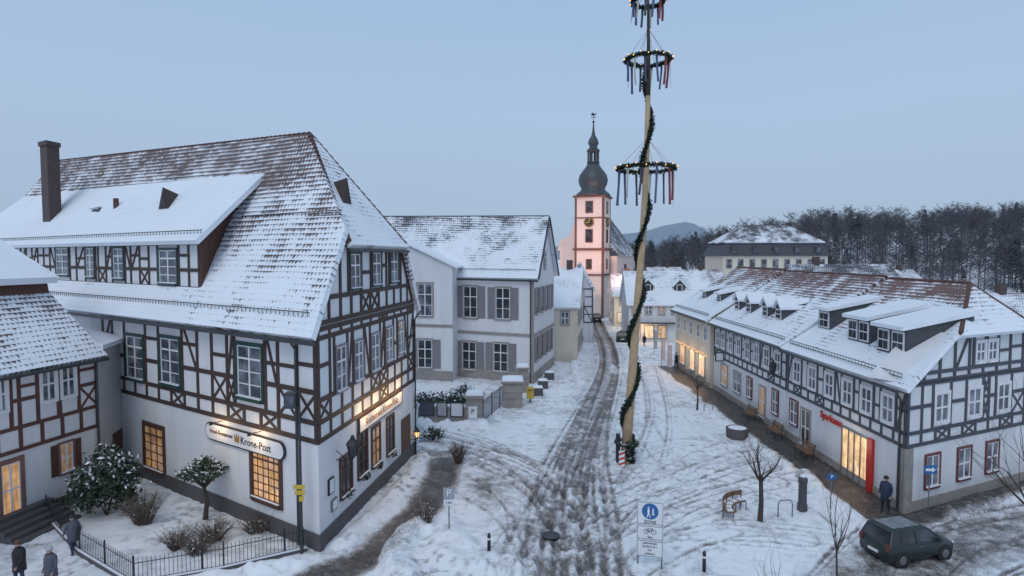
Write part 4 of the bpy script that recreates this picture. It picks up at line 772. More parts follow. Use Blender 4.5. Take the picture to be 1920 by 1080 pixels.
zs=[3.15,3.75,4.95,6.0]; timber(F_R,0,13,zs,W5,h1,TIMG,1.05,.4,seed=9,bw=.17)
limr=lambda z:(3.4*(z-6.1)/(8.2-6.1),13-3.6*(z-6.1)/2.1)
W6=[win(F_R,F_R.uz(1838,660)[0],7.25,.7,.95,h1,cas=WHITE,rows=2),win(F_R,F_R.uz(1860,660)[0],7.25,.7,.95,h1,cas=WHITE,rows=2)]
timber(F_R,0,13,[6.1,6.5,8.15],W6,h1,TIMG,1.2,.4,lim=limr,seed=10,bw=.17)
for px in (1747,1806,1858): u,z=F_R.uz(px,885); win(F_R,u,1.75,1.0,1.5,h1,cas=REDP,pane=GLASS,rows=2,cw=.11)
obj('corner_stones',MB().fbox(F_R,-.06,.5,0,3.05,-.02,.06),STONE,h1); obj('corner_stones',MB().fbox(FH,FH.L-.5,FH.L-.07,0,3.05,-.02,.065),STONE,h1); obj('plinth',MB().fbox(F_R,0.5,13,0,.5,-.01,.05),STONE,h1); downpipe(FH,FH.L-.3,0,5.7,h1)
def dormer(par,xf,yc,w,hh,n=2,run=2.6,gab=False,dz=0):
    z0=rz(xf)+dz-.1; z1=z0+hh; xb=xf+run; F=Fac((xf,yc+w/2),(xf,yc-w/2))
    m=MB(); m.prism([(xf,yc-w/2,z0),(xf,yc-w/2,z1),(xb,yc-w/2,max(rz(xb)+dz,z1 if gab else 0)),(xb,yc-w/2,rz(xb)+dz-.3)],(0,w,0))
    if gab: m.prism([(xf,yc-w/2,z1),(xf,yc+w/2,z1),(xf,yc,z1+w*.45)],(run,0,0))
    d=obj('dormer',m,SLATE,par)
    if gab:
        for s in (-1,1): m=MB(); m.prism([(xf-.2,yc+s*(w/2+.15),z1-.12),(xf-.2,yc,z1+w*.45+.02),(xf-.2,yc,z1+w*.45+.2),(xf-.2,yc+s*(w/2+.15),z1+.06)],(run+.2,0,0)); obj('dormer_roof',m,SNOW,d)
    else:
        m=MB(); m.prism([(xf-.3,yc-w/2-.15,z1),(xf-.3,yc-w/2-.15,z1+.2),(xb+.2,yc-w/2-.15,rz(xb)+dz+.25),(xb+.2,yc-w/2-.15,rz(xb)+dz)],(0,w+.3,0)); obj('dormer_roof',m,SNOW,d)
    ww=w/n
    for k in range(n):
        u=ww*(k+.5); m=MB(); m.fbox(F,u-ww*.40,u+ww*.40,z0+.3,z1-.1,0,.05); o=obj('window_frame',m,WHITE,d)
        m=MB()
        for s in (0,1):
            for r in (0,1): a=u-ww*.33+s*ww*.35; zc0=z0+.38+r*(hh-.5)/2; m.fbox(F,a,a+ww*.31,zc0,zc0+(hh-.64)/2,.05,.062)
        obj('pane',m,GLASSD,o)
dormer(h1,19.6,34.5,2.2,1.5,2,3.3); dormer(h1,19.4,31.2,2.4,1.5,2,3.3); dormer(h1,19.9,38.9,1.5,1.4,1,3.0)
h2,FH2=rowhouse('middle_half_timbered_row_house','long half-timbered house with four little gabled dormers in the right-hand row',40.35,55.0,dz=.12,rm=RR2,wins=(41.8,43.6,45.4,47.2,49.0,50.8,52.6,54.0),gwins=((42.0,1.9,.9,1.6,REDP,GLASS),(44.2,1.4,1.0,2.2,STONE,LITD),(46.6,1.9,.9,1.5,REDP,GLASSD),(49.2,1.8,1.5,1.6,STONE,GLASS),(52.2,1.8,1.5,1.7,STONE,LITD)),seed=14)
for yy in (44.9,47.3,50.6,53.2): dormer(h2,19.6,yy,1.1,1.15,1,2.2,True,.12)
h3,FH3=rowhouse('cream_far_row_house','cream plastered house with lit shop windows at the far end of the right-hand row',55.2,67.0,dz=.25,rm=RR1,tm=None,wall=WALLC,x0=XW-.3,wins=(56.5,58.7,61,63.3,65.6),gwins=((57.5,1.7,1.8,1.9,STONE,LITS),(60.5,1.7,1.6,1.9,STONE,LITS),(64,1.7,1.8,1.9,STONE,LIT)),seed=2)
for yy in (58.5,63): dormer(h3,19.8,yy,1.2,1.0,1,2.2,False,.25)
for q in (FH3.p(9.5,2.2,.8),FH3.p(6.5,2.2,.8),FH3.p(3,2.2,.8)): lamp(q,35,(1,.6,.3),.3)
lamp(F1.p(2,2.2,1.2),70,(1,.6,.3),.3); lamp((17.6,101,3),110,(1,.7,.35),.3)
t=thing('shop_fairy_lights','string of warm fairy lights over the far shop windows on the right','lights',tuple(FH3.p(6,2.9,.3))); m=MB()
for i in range(46): u=.8+i*.24; m.lathe(FH3.p(u,2.95-.18*abs(math.sin(i*.55)),.25),[(.01,0),(.045,.04),(.01,.08)],5)
obj('light_string',m,BULB,t)
# ================================================================ MAYPOLE
mb=G(1172,868); tpx=[(1172,868),(1184,720),(1196,560),(1206,430),(1212,310),(1215,180),(1216,90),(1215,-25)]
pl=[DP(a,b,mb.y) for a,b in tpx]; pl[0].z=0
mp=thing('maypole','very tall maypole wound with fir garland and hung with ribboned wreaths, standing in the square','maypole',tuple(mb))
rads=[.30,.26,.22,.19,.165,.14,.10,.05]
obj('pole',MB().tube(pl[:6],rads[:6],12),WOODP,mp,smooth=True); obj('pole_top',MB().tube(pl[5:],rads[5:],10),BARK,mp,smooth=True)
def pole_at(z):
    for i in range(len(pl)-1):
        if pl[i].z<=z<=pl[i+1].z: k=(z-pl[i].z)/(pl[i+1].z-pl[i].z); return pl[i].lerp(pl[i+1],k),rads[i]*(1-k)+rads[i+1]*k
    return pl[-1],rads[-1]
m=MB(); NG=460
for i in range(NG):
    z=.4+(22.5-.4)*i/NG; c,r=pole_at(z); a=i/NG*2*math.pi*4.6; q=c+Vector((math.cos(a),math.sin(a),0))*(r+.08); k=1.25+.35*math.sin(i*.13); m.leaves(q,(.17*k,.17*k,.13),17,.10,(0,),.1)
obj('spiral_garland',m,GARL,mp,fix=False)
rib=[flat('ribbon_%d'%i,c,.7,.25) for i,c in enumerate(((.22,.05,.055),(.055,.075,.16),(.50,.46,.40),(.06,.06,.09),(.09,.11,.20)))]
for py,Rr in ((316,1.58),(112,1.2),(2,.85)):
    c,r=pole_at(zat(mb.y,py)); m=MB(); 
    for i in range(120):
        a=2*math.pi*i/120; m.leaves(c+Vector((math.cos(a)*Rr,math.sin(a)*Rr,0)),(.19,.19,.17),16,.10,(0,),.1)
    wr_=obj('wreath',m,GARL,mp,fix=False); obj('wreath_hoop',MB().torus(c,Rr,.05,36,6),BARK,wr_); m=MB()
    for i in range(20): a=2*math.pi*i/20+.1; q=c+Vector((math.cos(a)*(Rr+.17),math.sin(a)*(Rr+.17),-.05+.12*(i%2))); m.lathe(q,[(.012,0),(.04,.04),(.012,.08)],5)
    obj('fairy_lights',m,BULB,wr_)
    m=MB()
    for i in range(6): a=i*math.pi/3; m.tube([c+Vector((math.cos(a)*Rr,math.sin(a)*Rr,0)),pole_at(c.z+1.7)[0]],.010,3)
    obj('wreath_cable',m,IRON,wr_)
    n=12
    for i in range(n):
        a=2*math.pi*(i+.3)/n; L=random.uniform(1.3,2.0)*(Rr/1.5); q=c+Vector((math.cos(a)*Rr,math.sin(a)*Rr,-.1)); ta=a if i%2 else 1.5; tdir=Vector((-math.sin(ta),math.cos(ta),0)).normalized()*.075; sw=Vector((random.uniform(-.1,.1),random.uniform(-.1,.1),0))
        m=MB(); m.add([q-tdir,q+tdir,q+tdir*.8-UP*L*.5+sw*.4,q-tdir*.8-UP*L*.5+sw*.4,q+tdir*1.1-UP*L+sw,q-tdir*.7-UP*L+sw],[(0,1,2,3),(3,2,4,5)]); obj('ribbon',m,rib[i%5],wr_,fix=False)
m=MB()
for i in range(60): a=2*math.pi*i/60; m.leaves(pole_at(1.2)[0]+Vector((math.cos(a)*.6,math.sin(a)*.6,0)),(.14,.14,.12),14,.08,(0,1),.1)
for i in range(60): m.leaves(pole_at(.15+.02*i)[0]+Vector((random.uniform(-.1,.5),-.3,0)),(.14,.12,.1),8,.09,(0,1),.1)
obj('base_garland',m,[GARL,SNOW],mp,fix=False)
for s in (-1,1): obj('support_post',MB().box(mb.x+s*.42-.11,mb.x+s*.42+.11,mb.y-.15,mb.y+.15,0,1.7),IRON,mp)
q=G(1163,873); t=thing('striped_marker_board','red and white striped marker board leaning at the foot of the maypole','sign',tuple(q)); Fq=Fac((q.x-.16,q.y-.42),(q.x+.16,q.y-.42)); obj('board',MB().fbox(Fq,0,.32,.1,1.0,0,.04),WHITE,t)
for k in range(3): obj('red_stripe',MB().add([Fq.p(0,.15+k*.29,.045),Fq.p(.32,.27+k*.29,.045),Fq.p(.32,.39+k*.29,.045),Fq.p(0,.27+k*.29,.045)],[(0,1,2,3)]),RED,t,fix=False)
# ================================================================ STREET FURNITURE
def disc(F,u,z,r,n0,n1,mat,par,name='disc'):
    m=MB(); m.prism([F.p(u+r*math.cos(a),z+r*math.sin(a),n0) for a in [k*math.pi/12 for k in range(24)]],F.n*(n1-n0)); return obj(name,m,mat,par)
q=G(1193,1062); q2=G(1243,1068); Fz=Fac(q,q2); t=thing('pedestrian_zone_sign','tall white pedestrian zone sign on two posts in the foreground snow','sign',tuple((q+q2)/2))
Lz=Fz.L; sc=zat(q.y,938)
for u in (.05,Lz-.05): obj('post',MB().tube([Fz.p(u,0,-.03),Fz.p(u,sc-.05,-.03)],.035,8),METAL,t)
def panel(z0,z1): 
    o=obj('sign_panel',MB().fbox(Fz,.0,Lz,z0,z1,.01,.04),SIGNW,t); m=MB()
    for a in ((0.02,.035,z0+.02,z1-.02),(Lz-.035,Lz-.02,z0+.02,z1-.02),(.035,Lz-.035,z0+.02,z0+.035),(.035,Lz-.035,z1-.035,z1-.02)): m.fbox(Fz,*a,.04,.044)
    obj('border',m,BLACK,o); return o
o=panel(sc-.90,sc); disc(Fz,Lz/2,sc-.37,.31,.041,.05,BLUE,o,'blue_disc')
m=MB(); 
for s,k in ((-.06,1),(.11,.7)):
    m.prism([Fz.p(Lz/2+s+.035*k*math.cos(a),sc-.37+.15*k+.035*k*math.sin(a),.051) for a in [j*math.pi/4 for j in range(8)]],Fz.n*.006); m.fbeam(Fz,(Lz/2+s,sc-.27-.02*(1-k)),(Lz/2+s,sc-.27-.2*k),.08*k,.051,.057); m.fbeam(Fz,(Lz/2+s,sc-.27-.18*k),(Lz/2+s-.06*k,sc-.27-.34*k),.035,.051,.056); m.fbeam(Fz,(Lz/2+s,sc-.27-.18*k),(Lz/2+s+.06*k,sc-.27-.34*k),.035,.051,.0565)
obj('pedestrian_symbol',m,WHITE,o); textmesh('ZONE',.17,FM(Fz,Lz/2,sc-.79,.045),BLACK,o)
o=panel(sc-1.48,sc-.93); m=MB()
for s in (-.14,.14):
    c=(Lz/2+s,sc-1.17)
    for j in range(12): a=j*math.pi/6; b=a+math.pi/6; m.fbeam(Fz,(c[0]+.09*math.cos(a),c[1]+.09*math.sin(a)),(c[0]+.09*math.cos(b),c[1]+.09*math.sin(b)),.016,.041,.047)
for a,b in (((-.14,0),(-.07,.12)),((-.07,.12),(.09,.12)),((.09,.12),(.14,0)),((-.07,.12),(0,0)),((0,0),(.09,.12)),((0,0),(-.14,0)),((.09,.12),(.08,.17))): m.fbeam(Fz,(Lz/2+a[0],sc-1.17+a[1]),(Lz/2+b[0],sc-1.17+b[1]),.016,.042,.048)
obj('bicycle_symbol',m,BLACK,o); textmesh('frei',.13,FM(Fz,Lz/2,sc-1.38,.045),BLACK,o)
o=panel(sc-2.15,sc-1.51)
for k,s in enumerate(('Lieferverkehr','Mo-Sa 6-10 h','frei','Ladezone')): textmesh(s,.10,FM(Fz,Lz/2,sc-1.62-k*.135,.045),BLACK,o)
q=G(842,1006); Fq=Fac((q.x-.24,q.y),(q.x+.24,q.y)); t=thing('parking_sign','small grey parking sign on a thin pole in the snow left of the road','sign',tuple(q)); zt=zat(q.y,914); obj('post',MB().tube([Fq.p(.24,0,-.03),Fq.p(.24,zt,-.03)],.03,8),METAL,t)
PB=flat('faded_blue_sign',(.33,.36,.40),.5); o=obj('sign_panel',MB().fbox(Fq,0,.48,zt-.5,zt,0,.03),PB,t); textmesh('P',.44,FM(Fq,.24,zt-.24,.035),WHITE,o); o=obj('lower_panel',MB().fbox(Fq,.02,.46,zt-.78,zt-.52,0,.03),SIGNW,t); textmesh('2 Std.',.13,FM(Fq,.24,zt-.65,.035),BLACK,o)
def oneway(px,py,ptop,label,txt,s=1):
    q=G(px,py); t=thing('blue_traffic_sign',label,'sign',tuple(q)); zt=zat(q.y,ptop); F=Fac((q.x-.3*s,q.y),(q.x+.3*s,q.y)); obj('post',MB().tube([q,q+UP*(zt+.1)],.025,8),METAL,t); o=obj('sign_panel',MB().fbox(F,0,.6*s,zt-.4*s,zt,.03,.06),BLUE,t)
    if txt: textmesh(txt,.36*s,FM(F,.3*s,zt-.2*s,.065),WHITE,o)
    else: obj('arrow',MB().prism([F.p(.08,zt-.26,.061),F.p(.38,zt-.26,.061),F.p(.38,zt-.33,.061),F.p(.54,zt-.2,.061),F.p(.38,zt-.07,.061),F.p(.38,zt-.14,.061),F.p(.08,zt-.14,.061)],F.n*.008),WHITE,o)
oneway(1740,965,872,'blue one-way arrow sign on a pole before the side windows of the corner house',None); oneway(1557,960,888,'small blue parking sign behind the bare sapling',"P",.7)
q=G(566,1040); t=thing('floodlight_post','slim dark lamp post with a box floodlight and yellow signs at the hotel corner','lamp post',tuple(q)); zt=zat(q.y,735)
obj('post',MB().tube([q,q+UP*zt],[.07,.045],8),DARKM,t); obj('lamp_head',MB().box(q.x-.5,q.x-.05,q.y-.3,q.y+.15,zt-.6,zt),DARKM,t); obj('lamp_glass',MB().box(q.x-.43,q.x-.12,q.y-.32,q.y-.3,zt-.5,zt-.1),GLASS,t)
zs_=zat(q.y,915); Fq=Fac((q.x-.25,q.y-.1),(q.x+.25,q.y-.1)); obj('yellow_sign',MB().fbox(Fq,0,.45,zs_,zs_+.17,0,.03),YEL,t); obj('yellow_sign',MB().fbox(Fq,.05,.45,zs_-.24,zs_-.06,0,.03),YEL,t); obj('yellow_sign',MB().fbox(Fq,.22,.4,zs_-.5,zs_-.3,0,.03),YEL,t)
for px,py,lb in ((917,1038,'short black bollard with white band left of the road'),(1320,1074,'short black bollard right of the zone sign at the bottom edge')):
    q=G(px,py); t=thing('bollard',lb,'bollard',tuple(q)); obj('post',MB().lathe(q,[(.07,0),(.07,.75),(.05,.82),(.02,.85)],10),IRON,t,smooth=True); obj('reflective_band',MB().lathe(q+UP*.58,[(.073,0),(.073,.08)],10),WHITE,t)
def branch(m,p,d,L,r,dep,spread=.6,n=3,up=.15):
    d=d.normalized(); pts=[p]; rr=[r]
    for k in range(3):
        d=(d+Vector((random.gauss(0,.13),random.gauss(0,.13),random.gauss(0,.1)+up*.4))).normalized(); pts.append(pts[-1]+d*L/3); rr.append(r*(1-.18*(k+1)))
    m.tube(pts,rr,5 if dep>1 else 3)
    if dep<=0: return
    for k in range(n+(dep>1)):
        q=pts[random.choice((1,2,3,3))]; a=Vector((random.gauss(0,1),random.gauss(0,1),random.gauss(0,.6))).normalized(); branch(m,q,d*(1-spread)+a*spread+UP*up,L*random.uniform(.55,.8),rr[-1]*.62,dep-1,spread,n,up)
def baretree(px,py,h,label,r=.1,dep=3,n=3,clear=.45,spread=.6,name='bare_tree',pos=None,bark=BARK,up=.15,nb=6,bl=.27):
    q=pos or G(px,py); t=thing(name,label,'tree',tuple(q)); m=MB(); top=q+UP*h*clear; m.tube([q,(q+top)/2+Vector((.04,0,0)),top],[r*1.2,r,r*.85],8); obj('trunk',m,bark,t); m=MB()
    for k in range(nb): a=k*6.28/nb+random.random()*.5; branch(m,top-UP*.05*k*h*.1,Vector((math.cos(a)*spread,math.sin(a)*spread,.8)),h*bl,r*.5,dep-1,.45,n,up)
    branch(m,top,UP,h*.3,r*.6,dep-1,.45,n,up); obj('crown',m,bark,t,fix=False); return t
random.seed(21)
baretree(1425,978,3.9,'bare pollarded tree standing by the curved bench in the square',.11,4,3,.48,.8,up=.22)
baretree(1307,770,3.4,'small bare tree near the far shop fronts',.07,3,3,.5,.45)
baretree(0,0,6.0,'thin bare sapling rising in front of the corner house',.035,3,2,.35,.35,'bare_sapling',pos=Vector((11.0,20.3,0)),up=.35)
for px,yy,hh,lb in ((1448,18.5,3.3,'thin dark sapling, leftmost at the bottom right'),(1500,17.5,2.3,'short thin sapling between the others at the bottom'),(1545,18.0,2.9,'thin dark sapling directly under the taller bare sapling'),(1592,18.6,2.5,'slender thin sapling nearest the parked car'),(1412,18.0,1.9,'shortest thin sapling at the bottom edge')):
    X_=(px-960)/FP*(yy+.6); baretree(0,0,hh,lb,.028,2,2,.30,.32,'bare_sapling',pos=Vector((X_,yy,0)),up=.4,nb=8,bl=.42)
baretree(0,0,8.4,'bare tree with fine twigs reaching in from the right edge',.10,5,3,.35,.75,pos=Vector((18.0,20.3,0)))
twigbush(860,868,.75,1.3,'bare shrub beside the road left of the square',150); twigbush(797,990,.8,1.5,'spindly bare shrub on the wet path by the hotel',90)
c=G(1425,978); t=thing('curved_bench','curved wooden bench with snow on its seat beside the bare tree','bench',tuple(c))
for k in range(5):
    a0=1.75+k*.30; a1=a0+.29; r0,r1=1.15,1.6; pts=[c+Vector((math.cos(a)*r,math.sin(a)*r,.45)) for a,r in ((a0,r0),(a1,r0),(a1,r1),(a0,r1))]; m=MB(); m.prism(pts,(0,0,.05)); s_=obj('seat',m,WOODB,t)
    pt2=[c+Vector((math.cos(a)*r,math.sin(a)*r,.502)) for a,r in ((a0+.04,r0+.08),(a1-.04,r0+.08),(a1-.04,r1-.1),(a0+.04,r1-.1))]; m=MB(); m.prism(pt2,(0,0,.03)); obj('snow',m,SNOW,s_)
    p0=c+Vector((math.cos(a0)*r1,math.sin(a0)*r1,0)); p1=c+Vector((math.cos(a1)*r1,math.sin(a1)*r1,0)); m=MB(); m.prism([p0+UP*.62,p1+UP*.62,p1+UP*.85,p0+UP*.85],(p0-c).normalized()*.04); obj('backrest',m,WOODB,t)
    pi=c+Vector((math.cos(a0)*r0,math.sin(a0)*r0,0)); obj('leg',MB().tube([p0,p0+UP*.85],.025,5),IRON,t); obj('leg',MB().tube([p0+UP*.43,pi+UP*.43,pi],.022,5),IRON,t)
def hoop(px,py,lb,w_=.65,h_=.85):
    q=G(px,py); tag(obj('bike_rack',MB().tube([q+Vector((-w_/2,0,0)),q+Vector((-w_/2,0,h_*.8)),q+Vector((-w_*.35,0,h_)),q+Vector((w_*.35,0,h_)),q+Vector((w_/2,0,h_*.8)),q+Vector((w_/2,0,0))],.03,8),METAL,smooth=True),lb,'bike rack')
hoop(1472,972,'steel bike hoop between the bare tree and the stone pillar'); hoop(1328,775,'steel bike hoop near the small tree by the shops')
q=G(1504,960); t=thing('stone_pillar','weathered carved stone pillar standing in the snow before the benches','pillar',tuple(q)); obj('shaft',MB().lathe(q,[(.25,0),(.23,.4),(.2,.42),(.19,1.4),(.22,1.45),(.22,1.6),(.14,1.7)],8),SLATE,t); obj('snow_cap',MB().lathe(q+UP*1.7,[(.15,0),(.1,.06),(.02,.1)],8),SNOW,t)
q=G(1382,822); t=thing('stone_trough','round dark stone fountain basin in the square with snow inside','fountain',tuple(q)); obj('basin',MB().lathe(q,[(.62,0),(.68,.1),(.72,.65),(.72,.72),(.6,.72)],16),PLINTH,t,smooth=False); obj('snow_fill',MB().lathe(q+UP*.722,[(.58,0),(.4,.03),(.05,.04)],16),SNOW,t)
def bench(name,lab):
    t=thing(name,lab,'bench',local=True)
    for k in range(3): obj('seat_slat',MB().box(-.8,.8,-.2+k*.14,-.09+k*.14,.43,.47),WOODB,t)
    for k in range(3): obj('backrest_slat',MB().box(-.8,.8,.24+k*.03,.27+k*.03,.55+k*.13,.65+k*.13),WOODB,t)
    for s in (-.65,.65): obj('leg',MB().tube([(s,-.2,0),(s,-.18,.42),(s,.22,.42),(s,.32,.95)],.03,6),IRON,t); obj('leg',MB().tube([(s,.2,.42),(s,.26,0)],.03,6),IRON,t)
    return t
bq=bench('park_bench','wooden bench nearest the lit entrance on the right-hand pavement'); bq.location=(17.4,36.0,.03); bq.rotation_euler=(0,0,-math.pi/2)
for yy,lb in ((40.2,'second wooden bench from the lit entrance'),(44.6,'third wooden bench from the lit entrance')): dup(bq,(17.4,yy,.03),-math.pi/2,lb)
for i,(px,py) in enumerate(((1240,690),(1252,705),(1226,668))):
    q=G(px,py); t=thing('shop_banner',['pale upright shop banner, middle of three','pale upright shop banner nearest the camera','pale upright shop banner farthest away'][i],'banner',tuple(q)); obj('pole',MB().tube([q,q+UP*3.2],.03,6),METAL,t); obj('flag',MB().box(q.x+.03,q.x+.4,q.y-.01,q.y+.01,.9,3.1),CW,t)
t=thing('hanging_shop_sign','green and white hanging shop sign on the middle row house','sign',tuple(FH2.p(2.5,3.2,.5))); obj('bracket',MB().tube([FH2.p(3,3.9,0),FH2.p(3,3.9,.9)],.02,4),IRON,t); obj('sign_panel',MB().fbox(FH2,2.97,3.03,3.0,3.8,.15,.9),GREEN,t); obj('sign_face',MB().fbox(FH2,3.03,3.04,3.1,3.7,.25,.8),SIGNW,t)
lantern(FH,1470,690,'black wall lantern between the two half-timbered row houses')
def streetlamp(px,py,h,label,lit=False):
    q=G(px,py); t=thing('street_lamp',label,'street lamp',tuple(q)); obj('post',MB().lathe(q,[(.12,0),(.1,.4),(.05,.5),(.045,h-.7)],8),IRON,t); obj('lamp_glass',MB().lathe(q+UP*(h-.7),[(.12,0),(.22,.45)],6),BULBL if lit else GLASS,t); obj('lamp_cap',MB().lathe(q+UP*(h-.25),[(.27,0),(.1,.25),(.02,.38)],6),IRON,t)
streetlamp(1040,668,3.9,'black lantern street lamp before the cream house on the left of the street'); streetlamp(1183,612,4.0,'glowing street lamp in front of the shops near the church',True); streetlamp(1160,603,4.0,'glowing street lamp farthest down the street',True)
def gpillar(px,py,w_,h_,lb):
    q=G(px,py); t=thing('stone_gate_pillar',lb,'pillar',tuple(q)); m=MB(); m.box(q.x-w_/2,q.x+w_/2,q.y-w_/2,q.y+w_/2,0,h_)
    for k in range(1,4): m.box(q.x-w_/2-.03,q.x+w_/2+.03,q.y-w_/2-.03,q.y+w_/2+.03,h_*k/4-.2,h_*k/4+.2)
    obj('shaft',m,STONE,t); obj('cap',MB().box(q.x-w_/2-.15,q.x+w_/2+.15,q.y-w_/2-.15,q.y+w_/2+.15,h_,h_+.18),STONE,t); obj('snow_cap',MB().lathe(q+UP*(h_+.18),[(w_*.8,0),(w_*.72,.16),(w_*.3,.27)],4,rot=math.pi/4),SNOW,t); return q
p1=gpillar(890,795,1.1,2.0,'squat stone gate pillar with snow cap next to the notice boards'); p2=gpillar(961,762,1.5,2.0,'wide stone gate pillar with snow cap at the hall entrance'); p3=gpillar(980,735,1.0,2.1,'rear stone pillar with snow cap behind the wide pillar')
fence(None,'black iron gate between the two stone pillars',1.7,.13,False,pts=[p1+Vector((.6,.1,0)),p2+Vector((-.8,0,0))])
a=G(783,792); b=p1+Vector((-.6,0,0)); Fq=Fac(a,b); t=thing('garden_wall','low dark garden wall with notice boards left of the stone pillar','wall',tuple(a)); obj('wall',MB().fbox(Fq,0,Fq.L,0,1.2,-.3,0),STONE,t); obj('snow_cap',MB().fbox(Fq,0,Fq.L,1.2,1.32,-.33,.03),SNOW,t)
for k,(f0,f1,c) in enumerate(((.05,.35,CG),(.40,.62,CW),(.68,.95,SIGNW))):
    o=thing('notice_board',['left notice board on the garden wall','middle notice board on the garden wall','right notice board on the garden wall'][k],'notice board',tuple(Fq.p(Fq.L*f0,0,.1))); obj('board_frame',MB().fbox(Fq,Fq.L*f0,Fq.L*f1,.5,1.55,.02,.09),DARKM,o); obj('notice_sheet',MB().fbox(Fq,Fq.L*f0+.08,Fq.L*f1-.08,.58,1.47,.09,.1),c,o)
q=G(887,803); Fq2=Fac((q.x-.4,q.y-.35),(q.x+.4,q.y-.35)); t=thing('small_parking_notice','white notice with a letter P on the squat stone pillar','sign',tuple(q)); obj('sign_panel',MB().fbox(Fq2,.1,.7,.8,1.6,-.1,-.05),SIGNW,t); textmesh('P',.45,FM(Fq2,.4,1.25,-.04),BLACK,t)
def hedge(pts,rad,label):
    t=thing('hedge',label,'hedge',tuple(pts[0])); m=MB(); m2=MB()
    for a,b in zip(pts[:-1],pts[1:]):
        n=int((b-a).length/.5)+1
        for i in range(n): q=a.lerp(b,i/n); m.leaves(q+UP*1.0,(rad,rad,.8),190,.12,(0,1),.2); m2.tube([q,q+UP*1.1],.03,4)
    obj('crown',m,[LEAF,SNOW],t,fix=False); obj('stems',m2,BARK,t)
hedge([a+Vector((-.3,1.3,.3)),b+Vector((-1,1.5,.3)),b+Vector((-.2,5,.3))],.8,'snow-dusted hedge behind the garden wall and notice boards')
bush(812,826,.9,.9,'low snow-covered bush at the hotel end of the garden wall',300)
q=G(994,757); t=thing('mailbox','yellow mailbox on the pavement beside the wide stone pillar','mailbox',tuple(q)); obj('box',MB().box(q.x-.28,q.x+.28,q.y-.25,q.y+.25,.45,1.35),YEL,t); obj('stand',MB().tube([q,q+UP*.45],.06,8),DARKM,t); obj('slot',MB().box(q.x-.2,q.x+.2,q.y-.27,q.y-.25,1.12,1.19),BLACK,t)
for i,(px,py) in enumerate(((1008,742),(1018,728),(1030,712))):
    q=G(px,py); t=thing('covered_planter',['dark planter with snow nearest the mailbox','dark snow-topped planter, middle of three by the hall','dark snow-topped planter farthest along the hall'][i],'planter',tuple(q)); obj('box',MB().box(q.x-.45,q.x+.45,q.y-.45,q.y+.45,0,.75),PLINTH,t); obj('snow',MB().lathe(q+UP*.75,[(.62,0),(.5,.1),(.1,.16)],4,rot=math.pi/4),SNOW,t)
for i,(px,py) in enumerate(((1033,1004),(713,1052))):
    q=G(px,py,.05); tag(obj('manhole_cover',MB().lathe(q,[(.38,0),(.38,.025),(.3,.03),(.3,.02),(.05,.02)],20),DARKM),['round manhole cover in the slushy road','round manhole cover on the wet path by the hotel'][i],'manhole cover')
# ---------------------------------------------------------------- cars
def loft(m,secs,mi=0):
    b=len(m.v); n=len(secs[0])
    for s in secs: m.v+=[tuple(p) for p in s]
    for i in range(len(secs)-1):
        for j in range(n): m.f.append([b+i*n+j,b+i*n+(j+1)%n,b+(i+1)*n+(j+1)%n,b+(i+1)*n+j]); m.m.append(mi)
    m.f.append([b+j for j in range(n)][::-1]); m.m.append(mi); m.f.append([b+(len(secs)-1)*n+j for j in range(n)]); m.m.append(mi)
FROST=flat('frosted_roof_film',(.22,.24,.26),.6,.5,4)
def car(lab,paint,group=None):
    t=thing('parked_car',lab,'car',local=True)
    def sec(x_,hw,zl,zm,zt): return [(x_,-hw*.92,zl),(x_,-hw,zl+.15),(x_,-hw,zm),(x_,-hw*.9,zt),(x_,0,zt+.03),(x_,hw*.9,zt),(x_,hw,zm),(x_,hw,zl+.15),(x_,hw*.92,zl)]
    m=MB(); loft(m,[sec(-1.95,.74,.38,.8,.95),sec(-1.85,.84,.26,.85,1.02),sec(-1.2,.87,.22,.88,1.03),sec(0,.88,.22,.88,1.0),sec(.9,.87,.22,.85,.97),sec(1.5,.84,.24,.76,.88),sec(1.82,.76,.28,.66,.76),sec(1.95,.6,.36,.58,.64)]); obj('body',m,paint,t,smooth=True)
    m=MB(); m.hexa(frus(-1.88,1.12,-.79,.79,.95,-1.6,.30,-.64,.64,1.55)); obj('windows',m,GLASSD,t)
    m=MB(); m.hexa(frus(-1.66,.38,-.68,.68,1.53,-1.5,.2,-.56,.56,1.62)); rf=obj('roof',m,paint,t); obj('roof_frost',MB().box(-1.42,.1,-.5,.5,1.621,1.63),FROST,rf)
    for s in (-1,1):
        for xa,xb in ((1.12,.30),(-.35,-.42),(-1.2,-1.1),(-1.88,-1.6)): obj('window_pillar',MB().tube([(xa,s*.795,.97),(xb,s*.65,1.55)],.035,4),paint,t)
    for sx in (-1.22,1.22):
        for s in (-1,1):
            m=MB(); c=Vector((sx,s*.80,.33)); yv=Vector((0,s*.1,0)); m.tube([c-yv,c-yv*.8,c+yv*.8,c+yv],[.29,.33,.33,.29],16); wh=obj('wheel',m,TYRE,t,smooth=False); m=MB(); m.tube([c+yv*1.0,c+yv*1.1],[.2,.17],10); obj('rim',m,METAL,wh)
            m=MB(); m.tube([c-yv,c+yv*.88],[.40,.40],16); obj('wheel_arch',m,IRON,t)
    for s in (-1,1):
        obj('headlight',MB().box(1.74,1.88,s*.6-.14,s*.6+.14,.62,.76),WHITE,t); obj('tail_light',MB().box(-1.97,-1.86,s*.7-.09,s*.7+.07,.75,1.05),REDP,t); obj('mirror',MB().box(.7,.85,s*.93-.09,s*.93+.09,.97,1.1),paint,t)
        obj('door_handle',MB().box(-.3,-.12,s*.885-.02,s*.885+.02,.82,.86),METAL,t)
    obj('licence_plate',MB().box(-1.99,-1.93,-.26,.26,.5,.61),SIGNW,t); return t
